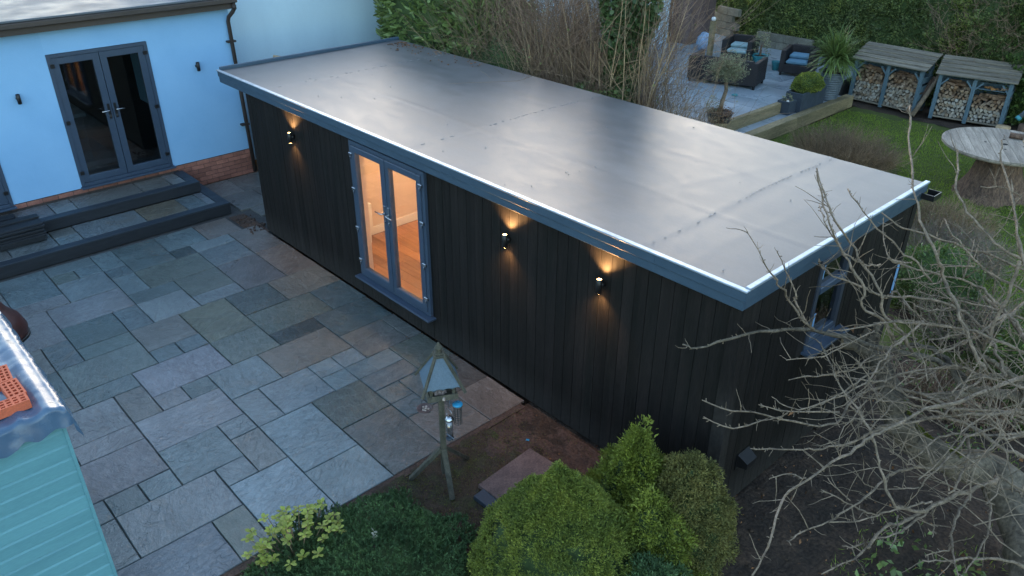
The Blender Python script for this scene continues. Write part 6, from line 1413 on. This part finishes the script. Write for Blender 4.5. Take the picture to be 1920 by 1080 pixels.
# laurel hedge, tall, large glossy leaves
def big_leaf_bush(name, loc, lab, cat, r, zc, n, leaf, m, seed, amp=.14, zmin=-.9, core=.9, asp=.36, stems=6):
    t = empty(name, loc, 0, lab, cat); P, D = surf_pts(n, (0, 0, zc), r, zmin, seed, amp, 0, freq=2.4, inset=.16); keep = P[:, 2] > .05; P, D = P[keep], D[keep]
    stuff('foliage', leaves(P, D, leaf, asp, -.15, .12, .55, quad=False), m, t); bumpy('inner_foliage', (0, 0, zc), tuple(x*core for x in r), 'f_core', t, seed, amp)
    for j in range(stems): a = j*6.28/stems; MB().tube([(r[0]*.3*math.cos(a), r[1]*.3*math.sin(a), -.05), (r[0]*.6*math.cos(a), r[1]*.6*math.sin(a), zc)], [.04, .02], 6).build('stem', 'bark', t)
    return t
big_leaf_bush('laurel_hedge', (-9.75, 5.0, 0), 'tall glossy laurel against the pale neighbouring wall at the back of the roof', 'hedge', (1.75, 1.15, 2.6), 2.3, 9500, .175, 'f_laurel', 2.0)
big_leaf_bush('laurel_hedge', (-8.35, 4.5, 0), 'smaller laurel clump leaning over the far roof edge', 'hedge', (.75, .65, 1.25), 1.9, 2600, .175, 'f_laurel', 5.0)
# far boundary hedges
def hedge(name, pts, h, th, m, n, leaf, lab, seed, amp=.16, coreh=None):
    """clipped hedge following a line; front face, top and back covered in leaves over a dark body"""
    t = empty(name, (pts[0][0], pts[0][1], 0), 0, lab, 'hedge'); o = np.array([pts[0][0], pts[0][1], 0.]); A = np.array(pts, float); seg = np.linalg.norm(np.diff(A, axis=0), axis=1); cum = np.concatenate([[0], np.cumsum(seg)]); Lt = cum[-1]
    def at(s):
        i = np.clip(np.searchsorted(cum, s, side='right')-1, 0, len(seg)-1); f = (s-cum[i])/seg[i]; p = A[i]+(A[i+1]-A[i])*f[:, None]; d = (A[i+1]-A[i])/seg[i][:, None]; return p, np.stack([d[:, 1], -d[:, 0]], 1)
    s = NR.uniform(0, Lt, n); side = NR.uniform(size=n); p, nn = at(s); z = NR.uniform(0, h, n); top = side < .22
    bump_ = amp*n3(np.stack([s*1.1, z*1.5, np.full(n, seed)], 1))+amp*.6*n3(np.stack([s*3, z*3.3, np.full(n, seed+2.)], 1)); dep = np.where(top, NR.uniform(-.5, .5, n)*th, .5*th+bump_-NR.uniform(0, 1, n)**2*.12); z = np.where(top, h+bump_, z)
    P = np.stack([p[:, 0]+nn[:, 0]*dep, p[:, 1]+nn[:, 1]*dep, z], 1)-o; D = np.where(top[:, None], np.array([[0, 0, 1.]]), np.stack([nn[:, 0], nn[:, 1], np.full(n, .35)], 1))
    stuff('foliage', leaves(P, D, leaf, .55, 0, .25, .6), m, t)
    ns, nz = int(Lt*5)+2, int(h*5)+2; ss = np.linspace(0, Lt, ns); pc, nc = at(ss); V = []
    prof = [(.5*th-.10, zz) for zz in np.linspace(0, h-.08, nz)]+[(-.5*th+.05, h-.08), (-.5*th+.05, 0)]
    for d_, zz in prof:
        bb = amp*n3(np.stack([ss*1.1, np.full(ns, zz*1.5), np.full(ns, seed)], 1)) if d_ > 0 else 0
        V.append(np.stack([pc[:, 0]+nc[:, 0]*(d_+bb), pc[:, 1]+nc[:, 1]*(d_+bb), np.full(ns, zz)], 1)-o)
    k = len(prof); V = np.concatenate(V); i = np.arange(k*ns).reshape(k, ns); Fq = np.stack([i[:-1, :-1], i[:-1, 1:], i[1:, 1:], i[1:, :-1]], -1).reshape(-1, 4)
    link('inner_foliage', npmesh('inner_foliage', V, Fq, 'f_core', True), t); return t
hedge('boundary_hedge', [(-12.3, 18.4), (-10.6, 17.6), (-8.6, 17.2), (-6.2, 16.6)], 4.2, 1.1, 'f_hedge', 60000, .065, 'clipped yellow green boundary hedge behind the rattan armchairs', 2.0)
hedge('boundary_hedge', [(-6.3, 16.6), (-4.4, 16.0), (-2.6, 15.9)], 4.0, 1.1, 'f_hedge', 34000, .065, 'dark boundary hedge with brown patches behind the log stores', 6.0, .22)
hedge('boundary_hedge', [(-2.7, 15.95), (-1.0, 15.6), (4.0, 15.4)], 3.6, 1.2, 'f_laurel_dark', 26000, .10, 'dark large leaved hedge at the top right corner', 9.0, .25)
li = twigs([(NR.uniform(-4.6, -2.4), 15.40+NR.uniform(-.1, .1), NR.uniform(.9, 2.5)) for _ in range(150)], [(NR.normal(0, .5), -.3, NR.uniform(0, 1)) for _ in range(150)], .8, 3, .006, .25, 6)
V, Fq = tubes(li, 3); tag(stuff('hedge_twigs', (V, Fq), 'twig_red', None), None)
# distant tree line beyond everything, mostly outside the frame
# potted plants
def olive():
    t = empty('olive_tree', (-6.28, 9.35, TZ+.16), 0, 'small standard olive tree with a silvery round head in the black pot', 'tree')
    MB().tube([(0, 0, -.02), (.02, .0, .25), (.05, .05, .5), (.0, .04, .78), (.04, .02, .95)], [.055, .045, .04, .038, .03], 9).build('trunk', 'treebark', t)
    li = []
    for k in range(90):
        a = NR.uniform(0, 6.283); e = NR.uniform(-.3, 1); li += twigs([(.03, .02, .85)], [(math.cos(a), math.sin(a), e)], .42, 4, .006, .2, 6, .5)
    V, Fq = tubes(li, 3); stuff('twigs', (V, Fq), 'treebark', t)
    Pl = np.array([l[0][NR.randint(2, 6)] for l in li for _ in range(12)])+NR.normal(0, .025, (len(li)*12, 3)); stuff('foliage', leaves(Pl, NR.normal(0, 1, (len(Pl), 3)), .042, .28, 0, .1, .3), 'f_silver', t); return t
olive()
cy = empty('strap_leaf_plant', (-5.93, 13.45, .80), 0, 'spiky strap leaved cordyline in the ribbed grey pot', 'plant')
V_ = []; F_q = []; o_ = 0
for (hx, hy, hz) in ((-.08, .0, .42), (.12, .05, .36), (.02, -.1, .30)):
    MB().tube([(hx*.3, hy*.3, -.1), (hx*.7, hy*.7, hz*.6), (hx, hy, hz)], [.05, .04, .045], 8).build('stem', 'bark', cy)
    for k in range(150):
        a = NR.uniform(0, 6.283); e = NR.uniform(-.25, 1.35); d = np.array([math.cos(a)*math.cos(e), math.sin(a)*math.cos(e), math.sin(e)]); L_ = NR.uniform(.55, .82); s_ = np.cross(d, [0, 0, 1.]); s_ /= np.linalg.norm(s_)+1e-6; p = np.array([hx, hy, hz+NR.uniform(-.05, .08)])
        for i in range(6):
            t_ = i/5; w = .016*math.sin(math.pi*min(1, t_*.8+.2))+.001; V_ += [p+s_*w, p-s_*w]; p = p+d*L_/5; d = d+np.array([0, 0, -.12-.10*math.cos(e)]); d /= np.linalg.norm(d)
        for i in range(5): F_q.append((o_+2*i, o_+2*i+1, o_+2*i+3, o_+2*i+2))
        o_ += 12
stuff('foliage', (np.array(V_), np.array(F_q)), 'f_sword', cy)
shrub('clipped_shrub', (-5.98, 12.42, .58), 'clipped green shrub growing in the long planter', 'shrub', (.30, .42, .26), 'f_dome', 5000, .035, 4, .12, zc=.14, zmin=-.3)
shrub('herb_plant', (-6.03, 11.68, .42), 'wispy brown herb in the small square planter', 'plant', (.10, .10, .14), 'f_silver', 160, .04, 4, .2, zc=.06, core=0)
shrub('pot_plant', (-8.36, 14.25, TZ+.26), 'loose leafy plant in the wide turquoise pot', 'plant', (.22, .22, .42), 'f_silver', 420, .05, 7, .3, zc=.3, core=0, inset=.7)
shrub('pot_plant', (-6.42, 9.28, TZ+.16), 'pale straggly plant at the foot of the olive tree', 'plant', (.16, .16, .26), 'f_silver', 500, .03, 9, .3, zc=.12, core=0, inset=.6)
shrub('pot_plant', (-6.10, 9.22, TZ+.10), 'russet leaved plant spilling over the pot of the olive tree', 'plant', (.18, .16, .16), 'leaf_litter', 500, .03, 10, .3, zc=.12, core=0, inset=.5)
